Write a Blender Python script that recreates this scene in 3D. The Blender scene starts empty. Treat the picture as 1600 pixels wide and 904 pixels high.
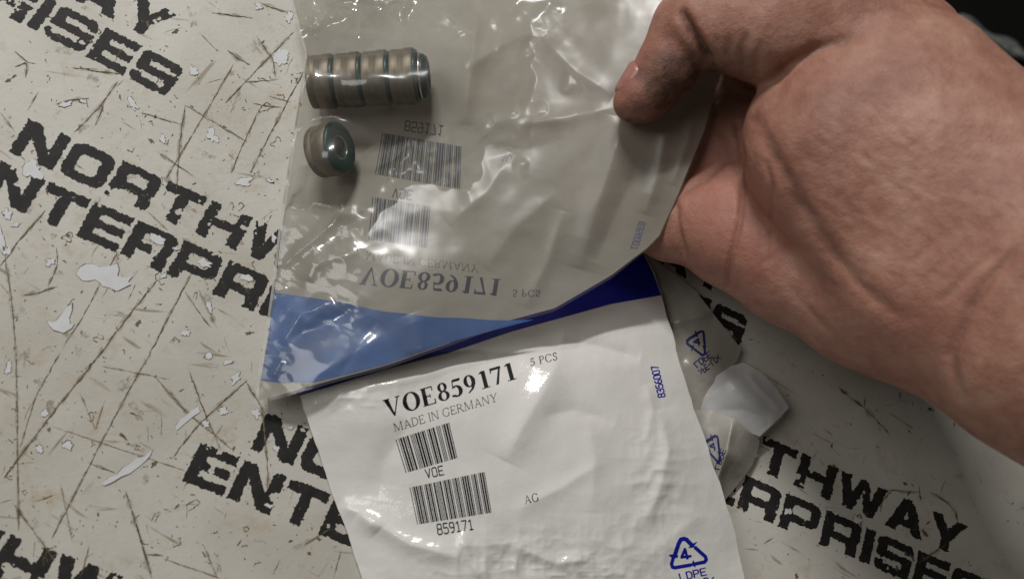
import bpy, math, random
import numpy as np
from mathutils import Matrix, Vector

# ------------------------------------------------------------------ camera, light, exposure
SC = bpy.context.scene
COL = SC.collection
W_PX, H_PX = 1600.0, 904.0
F_PX = 800.0 / math.tan(math.radians(31.0))
CAM_H = 0.300                                   # camera height above the bench top, metres
CA, CB = math.radians(13.23), math.radians(-14.13)
RX = np.array([[1, 0, 0], [0, math.cos(CA), -math.sin(CA)], [0, math.sin(CA), math.cos(CA)]])
RY = np.array([[math.cos(CB), 0, math.sin(CB)], [0, 1, 0], [-math.sin(CB), 0, math.cos(CB)]])
RC = RY @ RX
cam_d = bpy.data.cameras.new('camera')
cam = bpy.data.objects.new('camera', cam_d); COL.objects.link(cam)
cam_d.sensor_width = 36.0; cam_d.sensor_fit = 'HORIZONTAL'
cam_d.lens = 36.0 / (2 * math.tan(math.radians(31.0)))
cam_d.clip_start = 0.005; cam_d.clip_end = 20.0
m4 = Matrix([list(RC[i]) + [0] for i in range(3)] + [[0, 0, 0, 1]]); m4.translation = (0, 0, CAM_H)
cam.matrix_world = m4
cam_d.dof.use_dof = True; cam_d.dof.focus_distance = 0.318; cam_d.dof.aperture_fstop = 11.0
SC.camera = cam

wd = bpy.data.worlds.new('World'); SC.world = wd; wd.use_nodes = True
wd.node_tree.nodes['Background'].inputs[0].default_value = (1.0, 0.93, 0.84, 1)
wd.node_tree.nodes['Background'].inputs[1].default_value = 0.045

def area(name, loc, target, sx, sy, power, col):
    l = bpy.data.lights.new(name, 'AREA'); l.shape = 'RECTANGLE'; l.size = sx; l.size_y = sy
    l.energy = power; l.color = col
    o = bpy.data.objects.new(name, l); COL.objects.link(o); o.location = loc
    d = Vector(target) - Vector(loc); o.rotation_euler = d.to_track_quat('-Z', 'Y').to_euler()
    return o
# the shop's ceiling strip lamp, up and to the left, and an added soft fill
area('ceiling_lamp', (-0.34, 0.92, 1.10), (-0.05, 0.03, 0.0), 0.42, 0.05, 15.5, (1.0, 0.99, 0.97))
area('soft_fill', (-1.45, 0.30, 1.45), (-0.05, 0.03, 0.0), 0.9, 0.9, 10.5, (1.0, 0.985, 0.955))

SC.view_settings.view_transform = 'Standard'; SC.view_settings.look = 'None'
SC.view_settings.exposure = 0.0; SC.view_settings.gamma = 1.0
SC.cycles.use_denoising = True
SC.cycles.max_bounces = 10; SC.cycles.transparent_max_bounces = 16
SC.cycles.caustics_reflective = False; SC.cycles.caustics_refractive = False
rng = np.random.default_rng(7); random.seed(7)

# ------------------------------------------------------------------ maths helpers
def P(u, v, h):
    """photograph pixel + height above the bench in mm -> world point (metres)"""
    u, v, h = np.broadcast_arrays(np.asarray(u, float), np.asarray(v, float), np.asarray(h, float))
    d = np.stack([u - 800.0, -(v - 452.0), np.full(u.shape, -F_PX)], -1) @ RC.T
    t = (CAM_H - h * 0.001) / (-d[..., 2])
    p = d * t[..., None]; p[..., 2] += CAM_H
    return p
def proj(p):
    q = (np.asarray(p) - np.array([0, 0, CAM_H])) @ RC
    return 800 + F_PX * q[..., 0] / -q[..., 2], 452 - F_PX * q[..., 1] / -q[..., 2]
def S(u, v, h):
    """pixels per mm at that point"""
    q = (P(u, v, h) - np.array([0, 0, CAM_H])) @ RC
    return F_PX / (-q[..., 2] * 1000.0)

def _hash(ix, iy, iz, seed):
    n = (ix * 374761393 + iy * 668265263 + iz * 1274126177 + seed * 974634777) & 0xffffffff
    n = ((n ^ (n >> 13)) * 1274126177) & 0xffffffff
    n = ((n ^ (n >> 16)) * 2246822519) & 0xffffffff
    return ((n ^ (n >> 15)) & 0xffff) / 32767.5 - 1.0
def noise(x, y, z=0.0, seed=0):
    x, y, z = np.broadcast_arrays(np.asarray(x, float), np.asarray(y, float), np.asarray(z, float))
    ix, iy, iz = (np.floor(a).astype(np.int64) for a in (x, y, z))
    fx, fy, fz = x - ix, y - iy, z - iz
    s = lambda t: t * t * t * (t * (t * 6 - 15) + 10)
    sx, sy, sz = s(fx), s(fy), s(fz)
    r = 0
    for dz in ((0, 1) if np.any(fz) else (0,)):
        wz = sz if dz else 1 - sz
        for dy in (0, 1):
            wy = sy if dy else 1 - sy
            for dx in (0, 1):
                wx = sx if dx else 1 - sx
                r = r + wx * wy * wz * _hash(ix + dx, iy + dy, iz + dz, seed)
    return r
def fbm(x, y, z=0.0, seed=0, o=3):
    r, a = 0, 1.0
    for i in range(o):
        r = r + a * noise(x * 2 ** i + 13.7 * i, y * 2 ** i + 5.1 * i, z * 2 ** i if np.ndim(z) else z, seed + i); a *= .5
    return r
def ridged(x, y, seed=0, o=3):
    r, a = 0, 1.0
    for i in range(o):
        r = r + a * (1 - np.abs(noise(x * 2 ** i + 3.3 * i, y * 2 ** i + 7.7 * i, 0, seed + i)) * 1.8); a *= .5
    return r
def worley(x, y, seed=0):
    x = np.asarray(x, float); y = np.asarray(y, float); ix, iy = np.floor(x).astype(np.int64), np.floor(y).astype(np.int64); best = np.full(x.shape, 9.0)
    for a in (-1, 0, 1):
        for b in (-1, 0, 1):
            px = ix + a + .5 + .45 * _hash(ix + a, iy + b, 0 * ix, seed); py = iy + b + .5 + .45 * _hash(ix + a, iy + b, 0 * ix, seed + 1)
            best = np.minimum(best, np.hypot(px - x, py - y))
    return best
def tps(pts):
    pts = np.array(pts, float); X = pts[:, :2] / 400.0; n = len(X)
    def U(d2): return np.where(d2 > 1e-12, .5 * d2 * np.log(d2 + 1e-12), 0)
    A = np.zeros((n + 3, n + 3)); A[:n, :n] = U(((X[:, None] - X[None]) ** 2).sum(-1)) + np.eye(n) * 1e-4
    A[:n, n] = 1; A[:n, n + 1:] = X; A[n, :n] = 1; A[n + 1:, :n] = X.T
    w = np.linalg.solve(A, np.concatenate([pts[:, 2], np.zeros(3)]))
    def f(u, v):
        u = np.asarray(u, float) / 400.0; v = np.asarray(v, float) / 400.0
        r = w[n] + w[n + 1] * u + w[n + 2] * v
        for i in range(n): r = r + w[i] * U((u - X[i, 0]) ** 2 + (v - X[i, 1]) ** 2)
        return r
    return f
def dist_poly(u, v, pts):
    """distance to a polyline and the parameter 0..1 along it"""
    pts = np.array(pts, float); L = np.r_[0, np.cumsum(np.hypot(*np.diff(pts, axis=0).T))]
    best = np.full(np.shape(u), 1e9); par = np.zeros(np.shape(u))
    for i in range(len(pts) - 1):
        a, b = pts[i], pts[i + 1]; d = b - a; l2 = (d ** 2).sum() + 1e-9
        t = np.clip(((u - a[0]) * d[0] + (v - a[1]) * d[1]) / l2, 0, 1)
        dd = np.hypot(u - a[0] - t * d[0], v - a[1] - t * d[1])
        m = dd < best; best = np.where(m, dd, best); par = np.where(m, (L[i] + t * math.sqrt(l2)) / L[-1], par)
    return best, par
def folds(u, v, lst):
    """soft creases: (polyline px, height mm, width px)"""
    h = 0
    for pts, amp, wid in lst:
        d, t = dist_poly(u, v, pts)
        h = h + amp * np.exp(-(d / wid) ** 1.5) * np.clip(np.minimum(t, 1 - t) * 5, 0.0, 1) ** .7
    return h

# ------------------------------------------------------------------ object helpers
def mesh(name, verts, faces, mat, parent=None, smooth=False, label=None, kind=None, attrs=None):
    me = bpy.data.meshes.new(name)
    v = np.asarray(verts, float)
    if parent is not None: v = v - np.array(parent.location)
    me.from_pydata(v.tolist(), [], faces if isinstance(faces, list) else np.asarray(faces).tolist())
    me.update()
    if mat is not None: me.materials.append(mat)
    if smooth: me.polygons.foreach_set('use_smooth', [True] * len(me.polygons))
    for k, a in (attrs or {}).items():
        at = me.attributes.new(k, 'FLOAT', 'POINT'); at.data.foreach_set('value', np.asarray(a, 'f'))
    o = bpy.data.objects.new(name, me); COL.objects.link(o)
    if parent is not None: o.parent = parent
    if label: o['label'] = label
    if kind: o['kind'] = kind
    return o
def thing(name, label, cat, loc, group=None):
    o = bpy.data.objects.new(name, None); COL.objects.link(o); o.location = [float(x) for x in loc]
    o['label'] = label; o['category'] = cat
    o.empty_display_size = .01
    if group: o['group'] = group
    return o
def resample(c, n):
    c = np.array(c, float); L = np.r_[0, np.cumsum(np.hypot(*np.diff(c, axis=0).T))]
    t = np.linspace(0, L[-1], n)
    r = np.stack([np.interp(t, L, c[:, 0]), np.interp(t, L, c[:, 1])], -1)
    for _ in range(max(1, n // 60)):                                   # soften corners a little
        r[1:-1] = .25 * r[:-2] + .5 * r[1:-1] + .25 * r[2:]
    return r
def coons(top, bot, left, right, ns, nt):
    """grid of pixels (nt+1, ns+1, 2) inside four curves; top/bot run left to right, left/right run top to bottom"""
    T, B = resample(top, ns + 1), resample(bot, ns + 1); L, R = resample(left, nt + 1), resample(right, nt + 1)
    s = np.linspace(0, 1, ns + 1)[None, :, None]; t = np.linspace(0, 1, nt + 1)[:, None, None]
    return ((1 - t) * T[None] + t * B[None] + (1 - s) * L[:, None] + s * R[:, None]
            - ((1 - s) * (1 - t) * T[0] + s * (1 - t) * T[-1] + (1 - s) * t * B[0] + s * t * B[-1]))
def grid_faces(nr, nc):
    i = np.arange(nr * nc).reshape(nr, nc)
    return np.stack([i[:-1, :-1], i[1:, :-1], i[1:, 1:], i[:-1, 1:]], -1).reshape(-1, 4)
def sheet(name, uv, hfun, mat, parent, off=0.0, **k):
    h = hfun(uv[..., 0], uv[..., 1]) + off
    return mesh(name, P(uv[..., 0], uv[..., 1], h).reshape(-1, 3), grid_faces(*uv.shape[:2]), mat, parent, smooth=True, **k)

# ------------------------------------------------------------------ 2-D shapes (signed fields) and contour meshing
def f_poly(X, Y, pts):
    pts = np.array(pts, float); d = np.full(X.shape, 1e9); s = np.ones(X.shape)
    j = len(pts) - 1
    for i in range(len(pts)):
        a, b = pts[i], pts[j]; e = b - a; wx, wy = X - a[0], Y - a[1]
        t = np.clip((wx * e[0] + wy * e[1]) / (e @ e + 1e-12), 0, 1)
        d = np.minimum(d, (wx - e[0] * t) ** 2 + (wy - e[1] * t) ** 2)
        c1, c2, c3 = Y >= a[1], Y < b[1], e[0] * wy > e[1] * wx
        flip = (c1 & c2 & c3) | (~c1 & ~c2 & ~c3); s = np.where(flip, -s, s); j = i
    return s * np.sqrt(d)
def rect(x0, y0, x1, y1, r=0.0):
    def f(X, Y):
        qx = np.abs(X - (x0 + x1) / 2) - (x1 - x0) / 2 + r; qy = np.abs(Y - (y0 + y1) / 2) - (y1 - y0) / 2 + r
        return np.hypot(np.maximum(qx, 0), np.maximum(qy, 0)) + np.minimum(np.maximum(qx, qy), 0) - r
    return f
def poly(*pts): return lambda X, Y: f_poly(X, Y, pts)
def ell(cx, cy, a, b): return lambda X, Y: (np.hypot((X - cx) / a, (Y - cy) / b) - 1) * min(a, b)
def U(*fs): return lambda X, Y: np.minimum.reduce([f(X, Y) for f in fs])
def SUB(f, *gs): return lambda X, Y: np.maximum.reduce([f(X, Y)] + [-g(X, Y) for g in gs])
def AND(f, g): return lambda X, Y: np.maximum(f(X, Y), g(X, Y))
def line(pts, w, w2=None):
    w2 = w if w2 is None else w2
    def f(X, Y):
        d, t = dist_poly(X, Y, pts); return d - (w + (w2 - w) * t) / 2
    return f
def ring(cx, cy, a, b, tx, ty): return SUB(ell(cx, cy, a, b), ell(cx, cy, a - tx, b - ty))

def wide(ch):
    """wide block capitals of the stencil, cap height 1"""
    s, b, w = .30, .25, 1.14
    if ch == 'N': return U(rect(0, 0, s, 1), rect(w - s, 0, w, 1), poly((0, 1), (.36, 1), (w, 0), (w - .36, 0))), w
    if ch == 'O': return SUB(rect(0, 0, w, 1, .27), rect(s, b, w - s, 1 - b, .12)), w
    if ch == 'R': return U(rect(0, 0, s, 1), SUB(rect(0, .30, w, 1, .22), rect(s, .30 + .21, w - s, 1 - .22, .07), rect(0, .2, .1, .5)), rect(0, .30, .6, .52), poly((.62, .42), (w - .06, .42), (w - .02, .28), (w - .02, 0), (w - .34, 0), (w - .34, .22))), w
    if ch == 'T': return U(rect(0, 1 - b, 1.08, 1), rect(.54 - s / 2, 0, .54 + s / 2, 1)), 1.08
    if ch == 'H': return U(rect(0, 0, s, 1), rect(w - s, 0, w, 1), rect(0, .38, w, .62)), w
    if ch == 'W':
        return U(poly((0, 1), (.32, 1), (.56, 0), (.28, 0)), poly((.28, 0), (.56, 0), (.90, 1), (.62, 1)), poly((.62, 1), (.90, 1), (1.22, 0), (.94, 0)), poly((.94, 0), (1.22, 0), (1.5, 1), (1.18, 1))), 1.5
    if ch == 'A': return U(poly((0, 0), (.34, 0), (.76, 1), (.42, 1)), poly((.86, 0), (1.2, 0), (.78, 1), (.44, 1)), rect(.26, .18, .94, .40)), 1.2
    if ch == 'Y': return U(rect(.45, 0, .75, .48), poly((0, 1), (.36, 1), (.75, .42), (.45, .32)), poly((1.2, 1), (.84, 1), (.45, .42), (.75, .32))), 1.2
    if ch == 'E': return U(rect(0, 0, s, 1), rect(0, 0, 1.04, .23), rect(0, .39, 1.0, .61), rect(0, .77, 1.04, 1)), 1.04
    if ch == 'P': return U(rect(0, 0, s, 1), SUB(rect(0, .28, w - .02, 1, .22), rect(s, .49, w - s, .78, .07), rect(0, .2, .1, .5)), rect(0, .28, .6, .5)), w
    if ch == 'I': return rect(0, 0, .31, 1), .31
    if ch == 'S': return AND(rect(0, 0, w, 1, .2), U(rect(0, .77, w, 1), rect(0, .45, s, 1), rect(0, .385, w, .615), rect(w - s, 0, w, .55), rect(0, 0, w, .23), rect(0, 0, s * .9, .3), rect(w - s * .9, .70, w, 1))), w
    raise KeyError(ch)

def serif(ch, k, n):
    """roman capitals: k = thick stroke, n = thin stroke"""
    sv = .045
    def stem(x, w, top=True, bot=True, e=.075):
        fs = [rect(x, 0, x + w, 1)]
        if bot: fs.append(rect(x - e, 0, x + w + e, sv))
        if top: fs.append(rect(x - e, 1 - sv, x + w + e, 1))
        return U(*fs)
    def sf(x0, x1, y): return rect(x0, y, x1, y + sv)
    if ch == 'V': return U(poly((.06, 1), (.06 + k * 1.15, 1), (.50, 0), (.42, 0)), poly((.42, 0), (.48, 0), (.80, 1), (.80 - n * 1.2, 1)), sf(0, .36, 1 - sv), sf(.62, .88, 1 - sv)), .90
    if ch == 'O': return ring(.43, .5, .43, .52, k * 1.05, n), .88
    if ch == 'C': return U(SUB(ring(.42, .5, .42, .52, k, n), poly((.45, .5), (.62, .78), (1.2, .78), (1.2, .22), (.62, .22))), rect(.74, .68, .78, 1)), .84
    if ch == 'G': return U(SUB(ring(.44, .5, .44, .52, k, n), poly((.45, .5), (.62, .80), (1.2, .80), (1.2, .2), (.7, .2))), rect(.68, .08, .68 + k, .44), sf(.58, .92, .42), rect(.76, .68, .80, 1)), .92
    if ch == 'E': return U(stem(.07, k), rect(.1, 1 - n, .62, 1), rect(.57, .74, .62, 1), rect(.1, .5 - n / 2, .46, .5 + n / 2), rect(.43, .38, .47, .62), rect(.1, 0, .66, n), rect(.61, 0, .67, .27)), .74
    if ch == 'D': return U(stem(.07, k), AND(ring(.28, .5, .52, .5, k, n), rect(.2, 0, 1, 1)), rect(.1, 0, .3, n), rect(.1, 1 - n, .3, 1)), .86
    if ch == 'P': return U(stem(.07, k), AND(ring(.28, .73, .34, .27, k * .9, n), rect(.22, .4, 1, 1)), rect(.1, 1 - n, .3, 1), rect(.1, .46, .3, .46 + n)), .68
    if ch == 'R': return U(stem(.07, k), AND(ring(.28, .74, .34, .26, k * .9, n), rect(.22, .4, 1, 1)), rect(.1, 1 - n, .3, 1), rect(.1, .48, .36, .48 + n), poly((.28, .5), (.28 + k, .52), (.82, 0), (.82 - k * 1.1, 0)), sf(.62, .9, 0)), .88
    if ch == 'I': return stem(.07, k), .22 + k
    if ch == 'N': return U(stem(.07, n, bot=True), rect(.72, 0, .72 + n, 1), sf(.64, .88, 1 - sv), poly((.05, 1), (.05 + k * 1.2, 1), (.72 + n, 0), (.70, 0))), .92
    if ch == 'M': return U(stem(.07, n), stem(.88, k), poly((.07, 1), (.07 + k * 1.2, 1), (.54, .06), (.48, 0)), poly((.48, 0), (.53, .0), (.90, 1), (.86, 1))), 1.12
    if ch == 'A': return U(poly((.12, 0), (.12 + n, 0), (.46, 1), (.40, 1)), poly((.40, 1), (.46, 1), (.86, 0), (.86 - k * 1.1, 0)), rect(.24, .30, .66, .30 + n), sf(.02, .28, 0), sf(.62, .94, 0)), .94
    if ch == 'Y': return U(rect(.40, 0, .40 + k, .48), sf(.28, .56 + k, 0), poly((.06, 1), (.06 + k * 1.1, 1), (.40 + k, .46), (.40, .44)), poly((.82, 1), (.82 - n * 1.2, 1), (.40 + k * .5, .46), (.40 + k, .44)), sf(0, .34, 1 - sv), sf(.64, .92, 1 - sv)), .9
    if ch == 'S': return line([(.50, .78), (.46, .93), (.30, .975), (.13, .90), (.10, .75), (.20, .60), (.40, .46), (.48, .32), (.45, .12), (.28, .025), (.12, .08), (.06, .24)], (k + n) * .5), .60
    if ch == '8': return U(ring(.31, .755, .235, .255, k * .75, n), ring(.31, .265, .285, .275, k * .85, n)), .64
    if ch == '5': return U(poly((.13, .86), (.17, 1), (.56, 1), (.53, .86)), poly((.13, .95), (.17, .95), (.15, .50), (.09, .48)), SUB(ring(.27, .32, .30, .33, k, n * 1.5), rect(-.2, .14, .18, .56)), ell(.07, .10, .07, .065)), .63
    if ch == '9': return U(ring(.29, .66, .28, .345, k * .9, n), line([(.50, .70), (.49, .45), (.38, .2), (.16, .02)], k * .9, n * 1.2)), .64
    if ch == '1': return U(rect(.24, 0, .24 + k, 1), sf(.12, .36 + k, 0), poly((.08, .86), (.24, 1), (.30, 1), (.30, .90))), .58
    if ch == '7': return U(rect(.05, .86, .60, 1), poly((.05, .70), (.09, .70), (.14, 1), (.05, 1)), poly((.48, .9), (.60, 1), (.34, 0), (.20, 0))), .62
    if ch == ' ': return None, .36
    raise KeyError(ch)

STROKES = {  # single-line characters in a 0.6 x 1 box
    'V': [[(0, 1), (.3, 0), (.6, 1)]], 'O': [[(.1, 0), (.5, 0), (.6, .12), (.6, .88), (.5, 1), (.1, 1), (0, .88), (0, .12), (.1, 0)]],
    'E': [[(.6, 1), (0, 1), (0, 0), (.6, 0)], [(0, .5), (.5, .5)]],
    '8': [[(.12, .52), (.02, .64), (.02, .88), (.12, 1), (.48, 1), (.58, .88), (.58, .64), (.48, .52), (.12, .52), (0, .38), (0, .12), (.12, 0), (.48, 0), (.6, .12), (.6, .38), (.48, .52)]],
    '5': [[(.56, 1), (.04, 1), (.04, .55), (.45, .58), (.6, .44), (.6, .14), (.46, 0), (.1, 0), (0, .1)]],
    '9': [[(.56, .5), (.14, .48), (0, .62), (0, .88), (.12, 1), (.46, 1), (.58, .88), (.58, .4), (.44, .05), (.14, 0)]],
    '1': [[(.08, .84), (.32, 1), (.32, 0)], [(.1, 0), (.54, 0)]], '7': [[(0, 1), (.6, 1), (.22, 0)]],
    'L': [[(0, 1), (0, 0), (.55, 0)]], 'D': [[(0, 0), (0, 1), (.38, 1), (.58, .8), (.58, .2), (.38, 0), (0, 0)]],
    'P': [[(0, 0), (0, 1), (.45, 1), (.58, .88), (.58, .6), (.45, .46), (0, .46)]], '-': [[(.08, .45), (.5, .45)]],
    '<': [[(.55, .85), (.05, .45), (.55, .05)]], '>': [[(.05, .85), (.55, .45), (.05, .05)]],
    '3': [[(0, .95), (.45, 1), (.56, .86), (.56, .66), (.4, .52), (.2, .52)], [(.4, .52), (.6, .38), (.6, .14), (.46, 0), (.1, 0), (0, .08)]],
    '6': [[(.5, 1), (.16, .9), (.02, .55), (.02, .12), (.14, 0), (.46, 0), (.58, .12), (.58, .4), (.46, .52), (.14, .52), (.02, .42)]],
    '0': [[(.12, 0), (.48, 0), (.6, .15), (.6, .85), (.48, 1), (.12, 1), (0, .85), (0, .15), (.12, 0)]],
}
def stroke(ch, w):
    if ch == ' ': return None, .5
    return U(*[line(p, w) for p in STROKES[ch]]), .6

def contour(F, xs, ys):
    """fill the region F<0 of a regular grid: quads inside, clipped cells on the edge"""
    nx, ny = len(xs), len(ys); ins = F < 0
    verts, vid, faces = [], {}, []
    def gv(i, j):
        k = (i, j, 0)
        if k not in vid: vid[k] = len(verts); verts.append((xs[i], ys[j]))
        return vid[k]
    def ev(i, j, d):
        k = (i, j, 1 + d)
        if k not in vid:
            i2, j2 = (i + 1, j) if d == 0 else (i, j + 1)
            a, b = F[j, i], F[j2, i2]; t = min(max(a / (a - b), .02), .98)
            vid[k] = len(verts); verts.append((xs[i] + (xs[i2] - xs[i]) * t, ys[j] + (ys[j2] - ys[j]) * t))
        return vid[k]
    cnt = ins[:-1, :-1].astype(int) + ins[1:, :-1] + ins[:-1, 1:] + ins[1:, 1:]
    for j, i in zip(*np.nonzero(cnt)):
        c = [(i, j), (i + 1, j), (i + 1, j + 1), (i, j + 1)]
        if cnt[j, i] == 4: faces.append([gv(*q) for q in c]); continue
        e = [(i, j, 0), (i + 1, j, 1), (i, j + 1, 0), (i, j, 1)]
        f = []
        for q in range(4):
            a, b = c[q], c[(q + 1) % 4]
            if ins[a[1], a[0]]: f.append(gv(*a))
            if ins[a[1], a[0]] != ins[b[1], b[0]]: f.append(ev(*e[q]))
        if len(f) >= 3: faces.append(f)
    return np.array(verts).reshape(-1, 2), faces

def layout(text, font, gap):
    x, out = 0.0, []
    for ch in text:
        f, a = font(ch)
        if f is not None: out.append((f, x, a))
        x += a + gap
    return out, x - gap

def ink_text(text, font, gap, quad, n=26, rough=0.0, seed=0):
    """text fitted into a pixel quad TL, BL, BR, TR -> (pixels, faces)"""
    items, tot = layout(text, font, gap)
    TL, BL, BR, TR = (np.array(q, float) for q in quad)
    V, Fc, base = [], [], 0
    for idx, (f, x0, a) in enumerate(items):
        st = 1.0 / n
        xs = np.arange(-.14, a + .14 + st, st); ys = np.arange(-.08, 1.08 + st, st)
        X, Y = np.meshgrid(xs, ys); F = f(X, Y)
        if rough: F = F + rough * fbm((X + x0) * 7, Y * 7, 0, seed, 3)
        v, fc = contour(F, xs, ys)
        if not len(v): continue
        s = ((v[:, 0] + x0) / tot)[:, None]; t = v[:, 1][:, None]
        px = BL * (1 - s) * (1 - t) + BR * s * (1 - t) + TL * (1 - s) * t + TR * s * t
        V.append(px); Fc += [[k + base for k in q] for q in fc]; base += len(v)
    return np.concatenate(V), Fc

C39 = {'*': 'bWbwBwBwb', 'V': 'BWbwbwbwB', 'O': 'BwbwBwbWb', 'E': 'BwbwBWbwb', '8': 'BwbWbwBwb', '5': 'BwbWBwbwb', '9': 'bwBWbwBwb', '1': 'BwbWbwbwB', '7': 'bwbWbwBwB'}
def barcode(text, quad, nt=14):
    """two-width bar code between the quad's corners TL, BL, BR, TR"""
    TL, BL, BR, TR = (np.array(q, float) for q in quad)
    x, bars = 0.0, []
    for ch in '*' + text + '*':
        for c in C39[ch]:
            w = 2.4 if c.isupper() else 1.0
            if c in 'bB': bars.append((x, x + w))
            x += w
        x += 1.0
    tot = x - 1.0; V, Fc = [], []
    for a, b in bars:
        base = len(V)
        for k in range(nt + 1):
            t = k / nt
            for q in (a, b):
                s = q / tot
                V.append(BL * (1 - s) * (1 - t) + BR * s * (1 - t) + TL * (1 - s) * t + TR * s * t)
        Fc += [[base + 2 * k, base + 2 * k + 1, base + 2 * k + 3, base + 2 * k + 2] for k in range(nt)]
    return np.array(V), Fc
def ink(name, vf, hfun, mat, parent, off=.10, **k):
    v, f = vf
    return mesh(name, P(v[:, 0], v[:, 1], hfun(v[:, 0], v[:, 1]) + off), f, mat, parent, smooth=True, **k)
def join(*vfs):
    V, F, b = [], [], 0
    for v, f in vfs:
        V.append(v); F += [[i + b for i in q] for q in f]; b += len(v)
    return np.concatenate(V), F

# recycling triangle: three bent arrows round a 4, in a box about 0..60 x 0..52 (y down)
def recycle_field():
    def z(*p): return [((x - 160) / 10.67, (y - 190) / 10.67) for x, y in p]
    a = U(line(z((268, 470), (325, 300), (360, 235), (410, 222), (455, 235), (545, 330)), 6.6), poly(*z((480, 372), (560, 372), (640, 268), (560, 300))))
    b = U(line(z((238, 530), (205, 640), (222, 695), (262, 703), (520, 660)), 5.6), poly(*z((150, 490), (300, 470), (320, 530), (235, 560))))
    c = U(line(z((604, 372), (770, 520), (785, 570), (755, 610), (600, 640)), 5.6), poly(*z((572, 570), (530, 655), (610, 700))))
    n = U(line(z((470, 545), (430, 395), (372, 530), (520, 512)), 4.2))
    return U(a, b, c, n)
def recycle(quadfun, n=.8):
    xs = np.arange(-3, 66, n); ys = np.arange(-4, 54, n); X, Y = np.meshgrid(xs, ys)
    v, f = contour(recycle_field()(X, Y), xs, ys)
    return quadfun(v), f

# ------------------------------------------------------------------ materials
def mat(name):
    m = bpy.data.materials.new(name); m.use_nodes = True
    return m, m.node_tree.nodes, m.node_tree.links, m.node_tree.nodes['Principled BSDF']
def N(nodes, t, **k):
    n = nodes.new(t)
    for a, b in k.items():
        if a in n.inputs: n.inputs[a].default_value = b
        else: setattr(n, a, b)
    return n
def ramp(nodes, stops):
    r = nodes.new('ShaderNodeValToRGB'); e = r.color_ramp.elements
    while len(e) < len(stops): e.new(.5)
    for q, (p, c) in zip(e, stops): q.position = p; q.color = (*c, 1) if len(c) == 3 else c
    return r
def tex(nodes, links, scale, detail=4, rough=.55, typ='ShaderNodeTexNoise'):
    c = nodes.new('ShaderNodeTexCoord'); n = nodes.new(typ); n.inputs['Scale'].default_value = scale
    if 'Detail' in n.inputs: n.inputs['Detail'].default_value = detail
    if 'Roughness' in n.inputs: n.inputs['Roughness'].default_value = rough
    links.new(c.outputs['Object'], n.inputs['Vector']); return n
def bump(nodes, links, src, bsdf, strength, dist, prev=None):
    b = N(nodes, 'ShaderNodeBump', Strength=strength, Distance=dist); links.new(src, b.inputs['Height'])
    if prev: links.new(prev.outputs[0], b.inputs['Normal'])
    links.new(b.outputs[0], bsdf.inputs['Normal']); return b

def mat_table():
    m, n, l, b = mat('worn_cream_laminate')
    a = tex(n, l, 22, 6, .6); r = ramp(n, [(.32, (.40, .372, .318)), (.52, (.465, .444, .394)), (.72, (.50, .485, .44))]); l.new(a.outputs[0], r.inputs[0])
    g = tex(n, l, 95, 5, .7); gr = ramp(n, [(.56, (0, 0, 0)), (.80, (1, 1, 1))]); l.new(g.outputs[0], gr.inputs[0])
    mx = N(n, 'ShaderNodeMix', data_type='RGBA'); l.new(gr.outputs[0], mx.inputs[0]); l.new(r.outputs[0], mx.inputs[6]); mx.inputs[7].default_value = (.36, .285, .19, 1)
    s = tex(n, l, 420, 3, .6); sr = ramp(n, [(.66, (0, 0, 0)), (.76, (1, 1, 1))]); l.new(s.outputs[0], sr.inputs[0])
    m2 = N(n, 'ShaderNodeMix', data_type='RGBA'); l.new(sr.outputs[0], m2.inputs[0]); l.new(mx.outputs[2], m2.inputs[6]); m2.inputs[7].default_value = (.22, .17, .11, 1)
    last = m2
    for rot, sc, lo, hi in ((-1.02, (330, 42, 1), .665, .73), (.55, (300, 30, 1), .70, .76), (-1.5, (420, 34, 1), .69, .75)):      # fine crossing scuffs
        tc = n.new('ShaderNodeTexCoord'); mp = n.new('ShaderNodeMapping'); mp.inputs['Rotation'].default_value = (0, 0, rot); mp.inputs['Scale'].default_value = sc
        v0 = n.new('ShaderNodeVectorRotate'); v0.rotation_type = 'Z_AXIS'; v0.inputs['Angle'].default_value = rot; l.new(tc.outputs['Object'], v0.inputs['Vector'])
        mp.inputs['Rotation'].default_value = (0, 0, 0); l.new(v0.outputs[0], mp.inputs['Vector'])
        nz = n.new('ShaderNodeTexNoise'); nz.inputs['Scale'].default_value = 1.0; nz.inputs['Detail'].default_value = 3; l.new(mp.outputs[0], nz.inputs['Vector'])
        rr = ramp(n, [(lo, (0, 0, 0)), (hi, (.75, .75, .75))]); l.new(nz.outputs[0], rr.inputs[0])
        m3 = N(n, 'ShaderNodeMix', data_type='RGBA'); l.new(rr.outputs[0], m3.inputs[0]); l.new(last.outputs[2], m3.inputs[6]); m3.inputs[7].default_value = (.19, .145, .08, 1); last = m3
    l.new(last.outputs[2], b.inputs['Base Color']); b.inputs['Roughness'].default_value = .5; b.inputs['Specular IOR Level'].default_value = .3
    bump(n, l, s.outputs[0], b, .25, .0004)
    return m
def mat_paint():
    """stencil paint, rubbed through in places"""
    m, n, l, b = mat('rubbed_black_stencil_paint')
    a = tex(n, l, 160, 6, .7); r = ramp(n, [(.3, (.010, .010, .010)), (.62, (.022, .021, .019)), (.74, (.07, .06, .045))]); l.new(a.outputs[0], r.inputs[0])
    l.new(r.outputs[0], b.inputs['Base Color']); b.inputs['Roughness'].default_value = .6; b.inputs['Specular IOR Level'].default_value = .18
    h = tex(n, l, 330, 6, .75); hr = ramp(n, [(.31, (.15, .15, .15)), (.37, (1, 1, 1))]); l.new(h.outputs[0], hr.inputs[0]); l.new(hr.outputs[0], b.inputs['Alpha'])
    return m
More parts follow.
